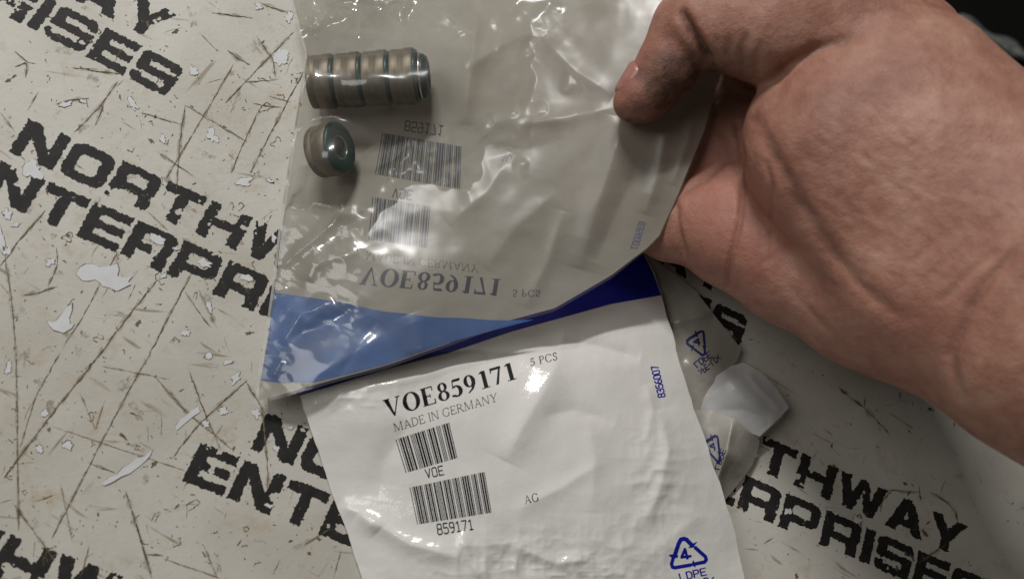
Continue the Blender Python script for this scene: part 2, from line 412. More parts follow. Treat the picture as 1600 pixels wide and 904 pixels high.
def mat_flat(name, col, rough=.5, var=.0, scale=200, spec=.4, alpha=1.0):
    m, n, l, b = mat(name); b.inputs['Roughness'].default_value = rough; b.inputs['Specular IOR Level'].default_value = spec
    a = tex(n, l, scale, 4); v = np.array(col)
    r = ramp(n, [(.3, tuple(v * (1 - var))), (.7, tuple(v * (1 + var)))]); l.new(a.outputs[0], r.inputs[0]); l.new(r.outputs[0], b.inputs['Base Color'])
    b.inputs['Alpha'].default_value = alpha
    return m
def mat_film_white(name, col, rough=.28, transl=.35, clear=0.0, bscale=120, bstr=.35):
    """milky polythene: diffuse + translucent with a waxy gloss"""
    m, n, l, b = mat(name); out = n['Material Output']
    a = tex(n, l, 45, 4); v = np.array(col)
    r = ramp(n, [(.3, tuple(v * .94)), (.7, tuple(np.minimum(v * 1.05, .9)))]); l.new(a.outputs[0], r.inputs[0]); l.new(r.outputs[0], b.inputs['Base Color'])
    b.inputs['Roughness'].default_value = rough; b.inputs['Specular IOR Level'].default_value = .5
    if name.startswith('milky'): b.inputs['Specular IOR Level'].default_value = .25
    w = tex(n, l, bscale, 5, .6); bp = bump(n, l, w.outputs[0], b, bstr, .0012)
    w2 = tex(n, l, 700, 3, .5); bump(n, l, w2.outputs[0], b, .12, .0002, bp)
    t = N(n, 'ShaderNodeBsdfTranslucent'); l.new(r.outputs[0], t.inputs[0])
    mx = N(n, 'ShaderNodeMixShader'); mx.inputs[0].default_value = transl; l.new(b.outputs[0], mx.inputs[1]); l.new(t.outputs[0], mx.inputs[2])
    last = mx
    if clear:
        tr = N(n, 'ShaderNodeBsdfTransparent'); m2 = N(n, 'ShaderNodeMixShader'); m2.inputs[0].default_value = clear
        l.new(mx.outputs[0], m2.inputs[1]); l.new(tr.outputs[0], m2.inputs[2]); last = m2
    l.new(last.outputs[0], out.inputs[0])
    return m
def mat_film_clear(name, haze=.05, tint=(.96, .96, .94), rough=.10, bscale=110, bstr=.16):
    """clear thin polythene: see-through, a little hazy, sharp glints"""
    m, n, l, b = mat(name); out = n['Material Output']; n.remove(b)
    w = tex(n, l, bscale, 1.5, .5); bp = N(n, 'ShaderNodeBump', Strength=bstr, Distance=.0012); l.new(w.outputs[0], bp.inputs['Height'])
    tr = N(n, 'ShaderNodeBsdfTransparent'); tr.inputs[0].default_value = (*tint, 1)
    df = N(n, 'ShaderNodeBsdfDiffuse'); df.inputs[0].default_value = (.62, .60, .56, 1); l.new(bp.outputs[0], df.inputs['Normal'])
    gl = N(n, 'ShaderNodeBsdfGlossy'); at = N(n, 'ShaderNodeAttribute', attribute_name='cling'); ar = N(n, 'ShaderNodeMapRange'); l.new(at.outputs['Fac'], ar.inputs[0]); ar.inputs[3].default_value = rough; ar.inputs[4].default_value = .50; l.new(ar.outputs[0], gl.inputs['Roughness']); l.new(bp.outputs[0], gl.inputs['Normal'])
    lw = N(n, 'ShaderNodeLayerWeight', Blend=.5); l.new(bp.outputs[0], lw.inputs['Normal'])
    pw = N(n, 'ShaderNodeMath', operation='POWER'); l.new(lw.outputs['Facing'], pw.inputs[0]); pw.inputs[1].default_value = 5.0
    fr = N(n, 'ShaderNodeMapRange'); l.new(pw.outputs[0], fr.inputs[0]); fr.inputs[3].default_value = .045; fr.inputs[4].default_value = .7
    m1 = N(n, 'ShaderNodeMixShader'); m1.inputs[0].default_value = haze; l.new(tr.outputs[0], m1.inputs[1]); l.new(df.outputs[0], m1.inputs[2])
    mm = N(n, 'ShaderNodeMath', operation='MULTIPLY'); l.new(fr.outputs[0], mm.inputs[0]); mm.use_clamp = True; cl_ = N(n, 'ShaderNodeMapRange'); l.new(at.outputs['Fac'], cl_.inputs[0]); cl_.inputs[3].default_value = 1.0; cl_.inputs[4].default_value = .13; l.new(cl_.outputs[0], mm.inputs[1])
    m2 = N(n, 'ShaderNodeMixShader'); l.new(mm.outputs[0], m2.inputs[0]); l.new(m1.outputs[0], m2.inputs[1]); l.new(gl.outputs[0], m2.inputs[2])
    g2 = N(n, 'ShaderNodeBsdfGlossy'); g2.inputs['Roughness'].default_value = .30; l.new(bp.outputs[0], g2.inputs['Normal'])
    m4_ = N(n, 'ShaderNodeMixShader'); m4_.inputs[0].default_value = .02; l.new(m2.outputs[0], m4_.inputs[1]); l.new(g2.outputs[0], m4_.inputs[2])
    l.new(m4_.outputs[0], out.inputs[0])
    return m
def mat_metal():
    m, n, l, b = mat('dull_steel'); b.inputs['Metallic'].default_value = .8; b.inputs['Roughness'].default_value = .55
    a = tex(n, l, 260, 5); r = ramp(n, [(.3, (.145, .120, .090)), (.7, (.23, .196, .152))]); l.new(a.outputs[0], r.inputs[0]); l.new(r.outputs[0], b.inputs['Base Color'])
    bump(n, l, a.outputs[0], b, .15, .0003)
    return m
def mat_skin():
    m, n, l, b = mat('skin')
    a = tex(n, l, 55, 4, .6); r = ramp(n, [(.28, (.25, .118, .084)), (.52, (.325, .170, .124)), (.74, (.385, .225, .168))]); l.new(a.outputs[0], r.inputs[0])
    mo = tex(n, l, 170, 3, .6); mrp = ramp(n, [(.35, (.88, .78, .76)), (.65, (1.06, 1.06, 1.04))]); l.new(mo.outputs[0], mrp.inputs[0])
    mm_ = N(n, 'ShaderNodeMix', data_type='RGBA', blend_type='MULTIPLY'); mm_.inputs[0].default_value = 1.0; l.new(r.outputs[0], mm_.inputs[6]); l.new(mrp.outputs[0], mm_.inputs[7]); r = mm_
    ar = N(n, 'ShaderNodeAttribute', attribute_name='red'); mr = N(n, 'ShaderNodeMix', data_type='RGBA'); l.new(ar.outputs['Fac'], mr.inputs[0]); l.new(r.outputs[2], mr.inputs[6]); mr.inputs[7].default_value = (.33, .135, .10, 1)
    ag = N(n, 'ShaderNodeAttribute', attribute_name='grime'); gn = tex(n, l, 240, 5, .7); gr = ramp(n, [(.30, (.6, .6, .6)), (.62, (1, 1, 1))]); l.new(gn.outputs[0], gr.inputs[0])
    mu = N(n, 'ShaderNodeMath', operation='MULTIPLY'); l.new(ag.outputs['Fac'], mu.inputs[0]); l.new(gr.outputs[0], mu.inputs[1])
    mg = N(n, 'ShaderNodeMix', data_type='RGBA'); l.new(mu.outputs[0], mg.inputs[0]); l.new(mr.outputs[2], mg.inputs[6]); mg.inputs[7].default_value = (.050, .030, .020, 1)
    l.new(mg.outputs[2], b.inputs['Base Color'])
    b.inputs['Roughness'].default_value = .52; b.inputs['Specular IOR Level'].default_value = .32
    b.inputs['Subsurface Weight'].default_value = .18; b.inputs['Subsurface Radius'].default_value = (1.0, .35, .2); b.inputs['Subsurface Scale'].default_value = .0025
    v = tex(n, l, 900, 2, .5, 'ShaderNodeTexVoronoi'); v.feature = 'DISTANCE_TO_EDGE'
    b1 = bump(n, l, v.outputs['Distance'], b, .55, .0006)
    w = tex(n, l, 330, 4, .6); b2 = bump(n, l, w.outputs[0], b, .45, .0010, b1)
    return m

M_TABLE, M_PAINT = mat_table(), mat_paint()
M_SCR = mat_flat('grime_in_scratches', (.120, .088, .046), .8, .5, 90)
M_CHIP = mat_flat('bare_white_chip', (.53, .535, .54), .6, .06)
M_INK = mat_flat('black_ink', (.006, .006, .007), .5, .2, spec=.15)
M_INK_THIN = mat_flat('thin_black_ink', (.035, .033, .032), .45, .3)
M_BLUE = mat_flat('blue_ink', (.006, .012, .27), .30, .12, spec=.5)
M_INK_T = mat_flat('ink_seen_through_film', (.026, .030, .048), .6, .2, alpha=.92)
M_INK_T2 = mat_flat('faint_ink_seen_through_film', (.05, .05, .065), .6, .2, alpha=.78)
M_BLUE_T = mat_flat('blue_print_under_film', (.032, .088, .25), .5, .32, 55)
M_WHITE = mat_film_white('white_polythene', (.755, .735, .70), .13, .13, bstr=.25)
M_MILK = mat_film_white('milky_polythene', (.44, .407, .355), .5, .38, .10, 90, .35)
M_BACK = mat_film_white('grey_polythene_back', (.52, .49, .43), .25, .35, .12)
M_CLEAR = mat_film_clear('clear_polythene')
M_PAPER = mat_film_white('white_backing_film', (.66, .66, .655), .32, .35, .22, 120, .3)
M_SEAM = mat_film_white('welded_seam', (.62, .61, .58), .3, .4, .45)
M_STEEL = mat_metal()
M_SPRING = mat_flat('bright_spring', (.62, .58, .50), .25, .1); M_SPRING.node_tree.nodes['Principled BSDF'].inputs['Metallic'].default_value = .9
M_RUBBER = mat_flat('green_rubber', (.004, .040, .035), .38, .25)
M_RUBBER_D = mat_flat('dark_green_rubber', (.006, .022, .021), .4, .25)
M_SKIN = mat_skin()
M_NAIL = mat_flat('nail', (.32, .145, .115), .32, .08)
M_FLOOR = mat_flat('dark_floor', (.004, .004, .004), .7, .3, 8)
M_STREAK = mat_flat('grey_streak_cloth', (.34, .35, .33), .9, .35, 60)

# ------------------------------------------------------------------ floor and bench
mesh('floor', [(-3, -3, -.9), (3, -3, -.9), (3, 3, -.9), (-3, 3, -.9)], [[0, 1, 2, 3]], M_FLOOR, kind='structure')
e0, e1 = P(1150, -120, 0), P(1650, 370, 0)
dirv = (e1 - e0) / np.linalg.norm(e1 - e0)
a0, a1 = e0 - dirv * .75, e1 + dirv * .8
nb = np.array([-dirv[1], dirv[0], 0]); nb = nb if nb @ (P(400, 700, 0) - e0) > 0 else -nb
quad = [a0, a1, a1 + nb * 1.0, a0 + nb * 1.0]
cen = sum(quad) / 4
bench = thing('workbench', 'cream worktop stenciled with rows of black block lettering, scratched and chipped', 'table', (*cen[:2], -.9))
tv = [(*q[:2], z) for z in (0, -.035) for q in quad]
mesh('worktop', tv, [[3, 2, 1, 0] if nb is None else [0, 1, 2, 3], [4, 5, 6, 7], [0, 1, 5, 4], [1, 2, 6, 5], [2, 3, 7, 6], [3, 0, 4, 7]], M_TABLE, bench)
for k, q in enumerate(quad):
    c = cen + (q - cen) * .9; s = .03
    vv = [(c[0] + sx * s, c[1] + sy * s, z) for z in (-.035, -.9) for sx, sy in ((-1, -1), (1, -1), (1, 1), (-1, 1))]
    mesh('leg', vv, [[0, 1, 2, 3], [4, 5, 6, 7], [0, 1, 5, 4], [1, 2, 6, 5], [2, 3, 7, 6], [3, 0, 4, 7]], M_FLOOR, bench)

TH = math.radians(-21.3); CAP = .0437 * CAM_H
flat = lambda u, v: np.zeros(np.shape(u))
def stamp(n_top_left, skip_a=0, skip_b=0, seed=0, th=TH, scale=1.0, sx=1.0):
    """two stenciled lines; the second starts a little left of the first. n_top_left: pixel of the N's top left corner"""
    o = P(*n_top_left, 0)[:2]; ex = np.array([math.cos(th), math.sin(th)]); ey = np.array([-ex[1], ex[0]]); cap = CAP * scale
    V, Fc, base = [], [], 0
    for text, x0, y0, gap in (('NORTHWAY', 0.0, -1.0, .12), ('ENTERPRISES', -1.17, -2.30, .115)):
        items, tot = layout(text, wide, gap)
        for i, (f, x, a) in enumerate(items):
            st = 1 / 44.
            xs = np.arange(-.06, a + .06 + st, st); ys = np.arange(-.06, 1.06 + st, st); X, Y = np.meshgrid(xs, ys)
            gx, gy = X + x + x0 + 31 * seed, Y + y0
            F = f(X, Y)
            nz = fbm(gx * 9, gy * 9, 0, 11 + seed, 3)
            F = F + .020 * nz + .022 * noise(gx * 26, gy * 26, 0, 17) + .030 * np.clip(fbm(gx * 2.2, gy * 2.2, 0, 5, 2), 0, 1) * noise(gx * 22, gy * 22, 0, 3)
            wear = fbm(gx * 3.0, gy * 3.0, 0, 21 + seed, 4)                         # patches flaked away
            F = np.maximum(F, (wear - .98) * .3)
            v, fc = contour(F, xs, ys)
            if not len(v): continue
            w = o + ex * ((v[:, :1] + x + x0) * cap * sx) + ey * ((v[:, 1:] + y0) * cap)
            pu, pv = proj(np.c_[w, np.zeros(len(w))])
            if pu.max() < -40 or pu.min() > 1640 or pv.max() < -40 or pv.min() > 950: continue
            V.append(np.c_[w, np.full(len(w), .00010)]); Fc += [[k + base for k in q] for q in fc]; base += len(v)
    return mesh('stencil_lettering', np.concatenate(V), Fc, M_PAINT, bench)
stamp((45, 186), seed=1)
stamp((418, 643), seed=2)
stamp((999, 594), seed=3, sx=1.1)
stamp((-325, 707), seed=4)
stamp((-300, -279), seed=5, th=TH - .05)
stamp((660, 188), seed=6)

def blob(cx, cy, a, b, rot, seed, rough=.55):
    n = 46; t = np.linspace(0, 2 * np.pi, n, endpoint=False)
    r = 1 + rough * noise(np.cos(t) * 1.6 + seed * 7.1, np.sin(t) * 1.6, 0, 2) + rough * .45 * noise(np.cos(t) * 3.2 + seed, np.sin(t) * 3.2, 0, 5) + .07 * noise(np.cos(t) * 9 + seed, np.sin(t) * 9, 0, 6)
    x, y = a * r * np.cos(t), b * r * np.sin(t); c, s = math.cos(rot), math.sin(rot)
    return np.c_[cx + x * c - y * s, cy + x * s + y * c]
# scratches, chips and specks, traced where they lie
SCR = [([(459, 50), (405, 105), (352, 161)], 2.2), ([(400, 57), (425, 90), (431, 123)], 2.2), ([(382, 129), (435, 124)], 2), ([(355, 78), (372, 92), (387, 99)], 3), ([(480, 103), (448, 160), (391, 270)], 2), ([(408, 166), (381, 222), (360, 272)], 2.4),
 ([(290, 164), (340, 194), (385, 222)], 1.8), ([(290, 164), (282, 212), (275, 300)], 2.2), ([(365, 100), (318, 182), (259, 279)], 1.6), ([(219, 176), (282, 194)], 1.6), ([(244, 236), (305, 277)], 2), ([(184, 126), (159, 163), (116, 207)], 2.6), ([(163, 160), (149, 196)], 3), ([(113, 106), (192, 116)], 3.4), ([(0, 176), (23, 206)], 1.6), ([(60, 143), (43, 172)], 1.6), ([(86, 163), (110, 157), (139, 154)], 3), ([(23, 80), (40, 96), (55, 100)], 2.4), ([(23, 104), (42, 98), (40, 122)], 3),
 ([(184, 393), (123, 505), (96, 545)], 1.6), ([(246, 436), (183, 516), (159, 549), (86, 640), (6, 746)], 3.4), ([(299, 426), (239, 542), (172, 664), (80, 842)], 2.2), ([(0, 350), (17, 462), (25, 550), (29, 828)], 2), ([(33, 462), (62, 456), (90, 447)], 3), ([(88, 386), (90, 413), (75, 446)], 2.6), ([(289, 456), (329, 512)], 2.2), ([(310, 452), (339, 512)], 2.4), ([(71, 328), (27, 379), (0, 416)], 3), ([(94, 550), (55, 620), (31, 699)], 1.6),
 ([(241, 587), (292, 644), (362, 701)], 2.4), ([(296, 579), (313, 628), (345, 703)], 2.4), ([(382, 593), (409, 636), (419, 738), (417, 768)], 3), ([(386, 593), (313, 660), (292, 685), (270, 714)], 2.6), ([(137, 722), (180, 738)], 2.6), ([(196, 765), (227, 865), (237, 903)], 3.2), ([(227, 865), (255, 867)], 3), ([(20, 785), (86, 875)], 2.2), ([(0, 785), (20, 780)], 2), ([(53, 783), (90, 771)], 1.6), ([(125, 613), (149, 671), (164, 624)], 1.2), ([(474, 852), (517, 824)], 1.8), ([(533, 859), (521, 903)], 1.6), ([(94, 753), (114, 850)], 1), ([(157, 571), (265, 592)], 1), ([(80, 665), (290, 735)], 1), ([(255, 872), (345, 903)], 1.2), ([(318, 850), (340, 903)], 1.2),
 ([(1312, 607), (1355, 640), (1391, 679)], 3), ([(1310, 605), (1325, 616)], 5), ([(1352, 617), (1350, 637)], 2.4), ([(1406, 612), (1407, 627)], 4), ([(1492, 659), (1490, 667)], 4), ([(1192, 849), (1209, 839)], 2), ([(1436, 879), (1460, 862), (1477, 852)], 5), ([(1453, 768), (1475, 780), (1492, 796), (1497, 815)], 3.4), ([(1375, 800), (1380, 780), (1395, 765), (1430, 770)], 2.6), ([(1436, 757), (1438, 780)], 2), ([(1330, 815), (1345, 800), (1345, 830)], 3), ([(1180, 690), (1190, 670), (1215, 655)], 2),
 ([(140, 850), (125, 905)], 1.2), ([(420, 150), (455, 160)], 1.6), ([(395, 162), (440, 168)], 2.4), ([(310, 50), (340, 80)], 0.9), ([(230, 330), (262, 360)], 1.2), ([(330, 20), (395, 28)], 2.2), ([(405, 5), (450, 20)], 2.4)]
for _ in range(75):                                                     # hair scratches between them
    x, y = rng.uniform(0, 560), rng.uniform(0, 904); a = rng.normal(-1.05, .5); L = rng.uniform(6, 38)
    SCR.append(([(x, y), (x + L * .5 * math.cos(a) + rng.normal() * 1.5, y - L * .5 * -math.sin(a)), (x + L * math.cos(a), y + L * math.sin(a))], rng.uniform(.5, 1.2)))
for _ in range(26):
    x, y = rng.uniform(1150, 1600), rng.uniform(560, 904); a = rng.normal(-1.05, .9); L = rng.uniform(6, 40)
    SCR.append(([(x, y), (x + L * math.cos(a), y + L * math.sin(a))], rng.uniform(.5, 1.1)))
V, Fc = [], []
for pts, w in SCR:
    n = max(6, int(sum(math.dist(a, b) for a, b in zip(pts, pts[1:])) / 3)); c = resample(pts, n)
    t = np.gradient(c, axis=0); t /= np.linalg.norm(t, axis=1)[:, None] + 1e-9; nn = np.c_[-t[:, 1], t[:, 0]]
    c = c + nn * (noise(c[:, 0] * .11, c[:, 1] * .11, 0, 4) * .8)[:, None]
    ww = w * .38 * (.25 + .75 * np.clip(.55 + .75 * noise(c[:, 0] * .13, c[:, 1] * .13, 0, 8) + .35 * rng.normal(size=n), 0.0, 1.5)) * np.clip(np.minimum(np.arange(n), n - 1 - np.arange(n)) / 3., .15, 1)
    b = len(V); V += list(c + nn * ww[:, None]) + list(c - nn * ww[:, None])
    Fc += [[b + i, b + n + i, b + n + i + 1, b + i + 1] for i in range(n - 1)]
V = np.array(V); mesh('scratches', P(V[:, 0], V[:, 1], .16), Fc, M_SCR, bench, kind='stuff')
M_SMEAR = mat_flat('ground_in_dirt', (.20, .15, .08), .8, .4, 60)
sn, sl = M_SMEAR.node_tree.nodes, M_SMEAR.node_tree.links
sm = tex(sn, sl, 210, 5, .75); sr = ramp(sn, [(.44, (0, 0, 0)), (.70, (.55, .55, .55))]); sl.new(sm.outputs[0], sr.inputs[0]); sl.new(sr.outputs[0], sn['Principled BSDF'].inputs['Alpha'])
V, Fc = [], []
for pts, w in SCR[:78]:
    n = max(6, int(sum(math.dist(a, b) for a, b in zip(pts, pts[1:])) / 4)); c = resample(pts, n)
    t = np.gradient(c, axis=0); t /= np.linalg.norm(t, axis=1)[:, None] + 1e-9; nn = np.c_[-t[:, 1], t[:, 0]]
    ww = (1.0 + w * .8) * (1 + .6 * noise(c[:, 0] * .09, c[:, 1] * .09, 0, 12)) * np.clip(np.minimum(np.arange(n), n - 1 - np.arange(n)) / 3., .2, 1)
    b = len(V); V += list(c + nn * ww[:, None]) + list(c - nn * ww[:, None])
    Fc += [[b + i, b + n + i, b + n + i + 1, b + i + 1] for i in range(n - 1)]
for _ in range(70):
    p = blob(rng.uniform(0, 520), rng.uniform(0, 904), rng.uniform(4, 15), rng.uniform(3, 7), rng.uniform(0, 3), rng.integers(1, 999), .7); b = len(V); V += list(p); Fc.append(list(range(b, b + len(p))))
V = np.array(V); mesh('ground_in_dirt', P(V[:, 0], V[:, 1], .07), Fc, M_SMEAR, bench, kind='stuff')

CH = [(440, 90, 13, 13, 0), (304, 111, 8, 8, 0), (207, 163, 14, 8, .9), (254, 217, 11, 6, 1.3), (332, 214, 14, 10, 1.2), (50, 265, 20, 21, 0), (103, 163, 11, 5, -.2), (130, 158, 7, 4, 0), (378, 285, 20, 8, -.1), (421, 282, 8, 3, .2), (452, 26, 8, 10, 0), (405, 10, 8, 6, 0),
 (247, 373, 15, 8, .3), (320, 411, 14, 8, .3), (385, 434, 13, 7, .3), (256, 431, 8, 4, -.3), (327, 479, 15, 5, 1.2), (2, 373, 7, 22, -.2), (10, 333, 8, 11, 0), (25, 351, 9, 4, -.3), (290, 519, 10, 6, .2), (427, 371, 5, 9, 0), (12, 392, 9, 7, 0),
 (321, 662, 7, 8, 0), (368, 591, 14, 8, -.7), (349, 642, 9, 8, 0), (401, 646, 7, 9, 0), (104, 695, 11, 7, .4), (70, 644, 8, 7, 0), (327, 556, 6, 7, 0), (14, 573, 6, 13, .3), (354, 566, 11, 5, -.6), (455, 668, 8, 5, -.4), (432, 700, 6, 7, 0), (420, 790, 7, 5, .4), (275, 388, 6, 4, 0), (78, 409, 7, 9, .2), (62, 700, 8, 9, .3), (1262, 668, 4, 3, 0), (1340, 812, 10, 6, .4), (1232, 798, 7, 6, 0)]
polys = [blob(c[0], c[1], c[2] * .72, c[3] * .72, c[4], seed=i + 1) for i, c in enumerate(CH)]
z2 = lambda L: np.array([(x / 3.0125, 250 + y / 3.0125) for x, y in L]); z3 = lambda L: np.array([(x / 2.553, 550 + y / 2.553) for x, y in L])
polys += [z2([(335, 535), (355, 500), (390, 480), (430, 480), (460, 495), (520, 490), (560, 475), (570, 510), (560, 545), (600, 555), (645, 545), (620, 575), (635, 590), (560, 628), (520, 610), (480, 600), (465, 580), (440, 565), (400, 572), (370, 570)]),
          z2([(210, 755), (240, 765), (265, 750), (310, 690), (345, 660), (345, 700), (330, 740), (335, 775), (358, 770), (345, 795), (300, 822), (245, 805), (220, 780)]),
          z3([(390, 535), (420, 505), (460, 490), (490, 455), (520, 440), (550, 415), (590, 405), (625, 375), (612, 405), (590, 430), (560, 455), (520, 485), (480, 500), (430, 530), (400, 542)]),
          z3([(690, 305), (715, 265), (740, 250), (770, 225), (800, 203), (806, 235), (780, 250), (750, 275), (720, 300), (700, 318)])]
def fan(pl, h, grow):
    V, F = [], []
    for p in pl:
        c = p.mean(0); g = p + (p - c) / (np.linalg.norm(p - c, axis=1)[:, None] + 1e-6) * grow * (np.clip(.25 + 1.6 * noise(np.arange(len(p)) * .17, p[:, 0] * .01, 0, 14), .05, 2.2)[:, None] if grow else 0)
        b = len(V); V += list(g); n = len(p); F.append(list(range(b, b + n)))
    V = np.array(V); return P(V[:, 0], V[:, 1], h), F
def jag(p, k):
    r = np.array([rng.normal(size=2) for _ in p]); return p + r * k
polys = polys[:-4] + [(p - p.mean(0)) * .86 + p.mean(0) for p in polys[-4:]]
v, f = fan([jag(p, .7) for p in polys], .19, .7); mesh('chip_rims', v, f, M_SCR, bench, kind='stuff')
v, f = fan(polys, .24, 0); mesh('paint_chips', v, f, M_CHIP, bench, kind='stuff')
# dark nicks: little crooked bites and rings
sp = []
for _ in range(850):
    x, y = (rng.uniform(0, 620), rng.uniform(0, 904)) if rng.random() < .82 else (rng.uniform(1130, 1600), rng.uniform(520, 904))
    big = rng.random() < .07; r = rng.uniform(1.6, 3.6) if big else rng.uniform(.4, 1.25)
    sp.append(blob(x, y, r * rng.uniform(1, 2.4), r * rng.uniform(.35, .9), rng.uniform(0, 3.1), rng.integers(1, 999), .7))
v, f = fan(sp, .13, 0); mesh('nicks', v, f, M_SCR, bench, kind='stuff')
V, Fc = [], []
for _ in range(85):                                                     # dark outlines where a flake has lifted but not come off
    x, y = rng.uniform(0, 480), rng.uniform(0, 904); a = rng.uniform(2.5, 11)
    p = blob(x, y, a, a * rng.uniform(.3, .9), rng.uniform(0, 3), rng.integers(1, 999), .6); n = len(p); c = p.mean(0)
    k0, k1 = sorted(rng.integers(0, n, 2)); k1 = max(k1, k0 + 8); b = len(V)
    for k in range(k0, k1 + 1):
        q = p[k % n]; d = (q - c) / (np.linalg.norm(q - c) + 1e-6); w = rng.uniform(.3, .9); V += [q - d * w, q + d * w]
    Fc += [[b + 2 * i, b + 2 * i + 1, b + 2 * i + 3, b + 2 * i + 2] for i in range(k1 - k0)]
V = np.array(V); mesh('flake_outlines', P(V[:, 0], V[:, 1], .15), Fc, M_SCR, bench, kind='stuff')

# ------------------------------------------------------------------ lower bag (print side up)
LB_pts = [(440, 545, 3), (468, 618, 4), (510, 740, 2.5), (553, 860, 2.5), (600, 1000, 3), (560, 640, 13), (640, 600, 14.5), (620, 760, 11), (700, 700, 16), (700, 860, 15), (800, 600, 17), (800, 760, 18), (820, 900, 16), (900, 540, 15), (930, 660, 18), (950, 800, 18), (1005, 397, 5), (1033, 461, 8), (900, 430, 6), (700, 480, 6), (1000, 520, 13), (1060, 560, 11), (1115, 725, 10), (1156, 870, 8), (1170, 960, 8), (1050, 700, 15), (1070, 860, 14), (900, 960, 14)]
lb_base = tps(LB_pts)
LB_F = [([(470, 640), (540, 612), (640, 592), (760, 556)], 1.6, 16), ([(880, 548), (850, 610), (815, 670), (790, 720)], 2.2, 26), ([(1000, 560), (930, 540), (880, 530)], -1.6, 12), ([(560, 800), (640, 850), (720, 870)], 2.0, 16),
        ([(530, 790), (560, 800), (590, 830)], 1.4, 14), ([(920, 650), (930, 720), (925, 800)], .9, 18), ([(940, 720), (880, 760), (800, 800)], .7, 12), ([(1030, 640), (1045, 700), (1030, 770), (1000, 830)], 1.6, 14), ([(850, 650), (900, 640), (960, 660)], -.8, 14), ([(640, 660), (600, 720), (590, 780)], -.9, 20), ([(1010, 600), (1020, 640), (1010, 690)], .8, 10), ([(720, 830), (735, 880), (760, 910)], 1.3, 10), ([(800, 850), (870, 880), (930, 870)], 1.2, 10), ([(1100, 800), (1060, 830), (1000, 880)], .8, 16)]
def lb_h(u, v):
    u = np.asarray(u, float); v = np.asarray(v, float)
    cr = np.exp(-(((u - 860) / 190) ** 2 + ((v - 900) / 70) ** 2)) + .8 * np.exp(-(((u - 1030) / 50) ** 2 + ((v - 740) / 80) ** 2)) + .5 * np.exp(-(((u - 560) / 120) ** 2 + ((v - 620) / 26) ** 2))
    return lb_base(u, v) + folds(u, v, LB_F) + .45 * fbm(u / 120, v / 120, 0, 31, 3) + cr * .75 * (ridged(u / 46, v / 46, 41, 3) - 1)
LBL = [(440, 545), (468, 618), (500, 715), (530, 800), (553, 860), (575, 930), (590, 990)]
LBR = [(1005, 397), (1020, 425), (1033, 461), (1048, 510), (1060, 560), (1085, 640), (1115, 725), (1140, 800), (1156, 870), (1162, 904), (1172, 965)]
LBT = [(440, 545), (600, 505), (800, 452), (1005, 397)]; LBB = [(590, 990), (880, 985), (1172, 965)]
lb_uv = coons(LBT, LBB, LBL, LBR, 300, 280)
ew = np.abs(np.linspace(-1, 1, 301))[None, :] ** 6
lb_uv[..., 0] += ew * (1.7 * noise(lb_uv[..., 1] / 38, np.linspace(0, 3, 301)[None, :] * np.ones((281, 1)), 0, 44) + .8 * noise(lb_uv[..., 1] / 13, 0, 0, 45))
lbag = thing('parts_bag', 'white printed plastic bag lying flat with crisp black part number and bar codes', 'plastic bag', P(800, 740, 0), 'plastic parts bags')
sheet('front_panel', lb_uv, lb_h, M_WHITE, lbag)
lb_back = lambda u, v: np.maximum(.6, np.minimum(lb_base(u, v) * .15, 2.0))
sheet('back_panel', coons(LBT, LBB, LBL, LBR, 60, 60), lb_back, M_CLEAR, lbag)
band_b = [(470, 614), (605, 573), (700, 549), (800, 516), (900, 489), (955, 474), (1033, 461)]
sheet('blue_band', coons(LBT, band_b, LBL[:2], LBR[:3], 240, 50), lb_h, M_BLUE, lbag, .10)
SB = lambda ch: serif(ch, .20, .055); SL = lambda ch: serif(ch, .085, .055); SM = lambda ch: serif(ch, .13, .06)
ink('part_number', ink_text('VOE859171', SB, .05, [(597, 625), (603, 653), (808, 591), (801, 565)], 30), lb_h, M_INK, lbag)
ink('origin_line', ink_text('MADE IN GERMANY', SL, .04, [(614, 661), (617, 674), (778, 626), (776, 613)], 22), lb_h, M_INK_THIN, lbag)
ink('quantity_line', ink_text('5 PCS', SM, .06, [(827, 560), (829, 571.5), (872, 561.5), (870, 549.5)], 22), lb_h, M_INK_THIN, lbag)
ink('bar_code', barcode('VOE', [(618, 686), (634, 738), (714.5, 714.7), (701.6, 659.6)]), lb_h, M_INK, lbag)
ink('bar_code', barcode('859171', [(640, 761), (652, 818.6), (768, 800), (757, 736.5)]), lb_h, M_INK, lbag)
OC = lambda ch: stroke(ch, .13)
ink('code_caption', ink_text('VOE', OC, .28, [(664, 733), (667, 746.5), (693.5, 740.5), (691, 727)], 22), lb_h, M_INK, lbag)
ink('code_caption', ink_text('859171', OC, .24, [(682, 818.5), (684.5, 834.5), (740, 826), (737.5, 811)], 22), lb_h, M_INK, lbag)
ink('pack_mark', ink_text('AG', SM, .06, [(818, 774), (820, 787), (843, 781.5), (840.5, 769)], 22), lb_h, M_INK, lbag)
ink('film_number', ink_text('8356007', lambda c: stroke(c, .20), .24, [(1029, 620.5), (1039.5, 618.7), (1028, 570.5), (1017.5, 573)], 20), lb_h, M_BLUE, lbag)
SKW = lambda ch: stroke(ch, .17)
ink('recycling_mark', recycle(lambda p: np.c_[1045 + p[:, 0], 837.8 + p[:, 1]]), lb_h, M_BLUE, lbag)
ink('material_text', join(ink_text('LDPE', SKW, .22, [(1061, 895.5), (1064, 906), (1104, 897), (1101.5, 886.5)], 22), ink_text('>PE-LD<', SKW, .2, [(1056, 913), (1058, 924), (1118, 910), (1115, 899)], 20)), lb_h, M_BLUE, lbag)

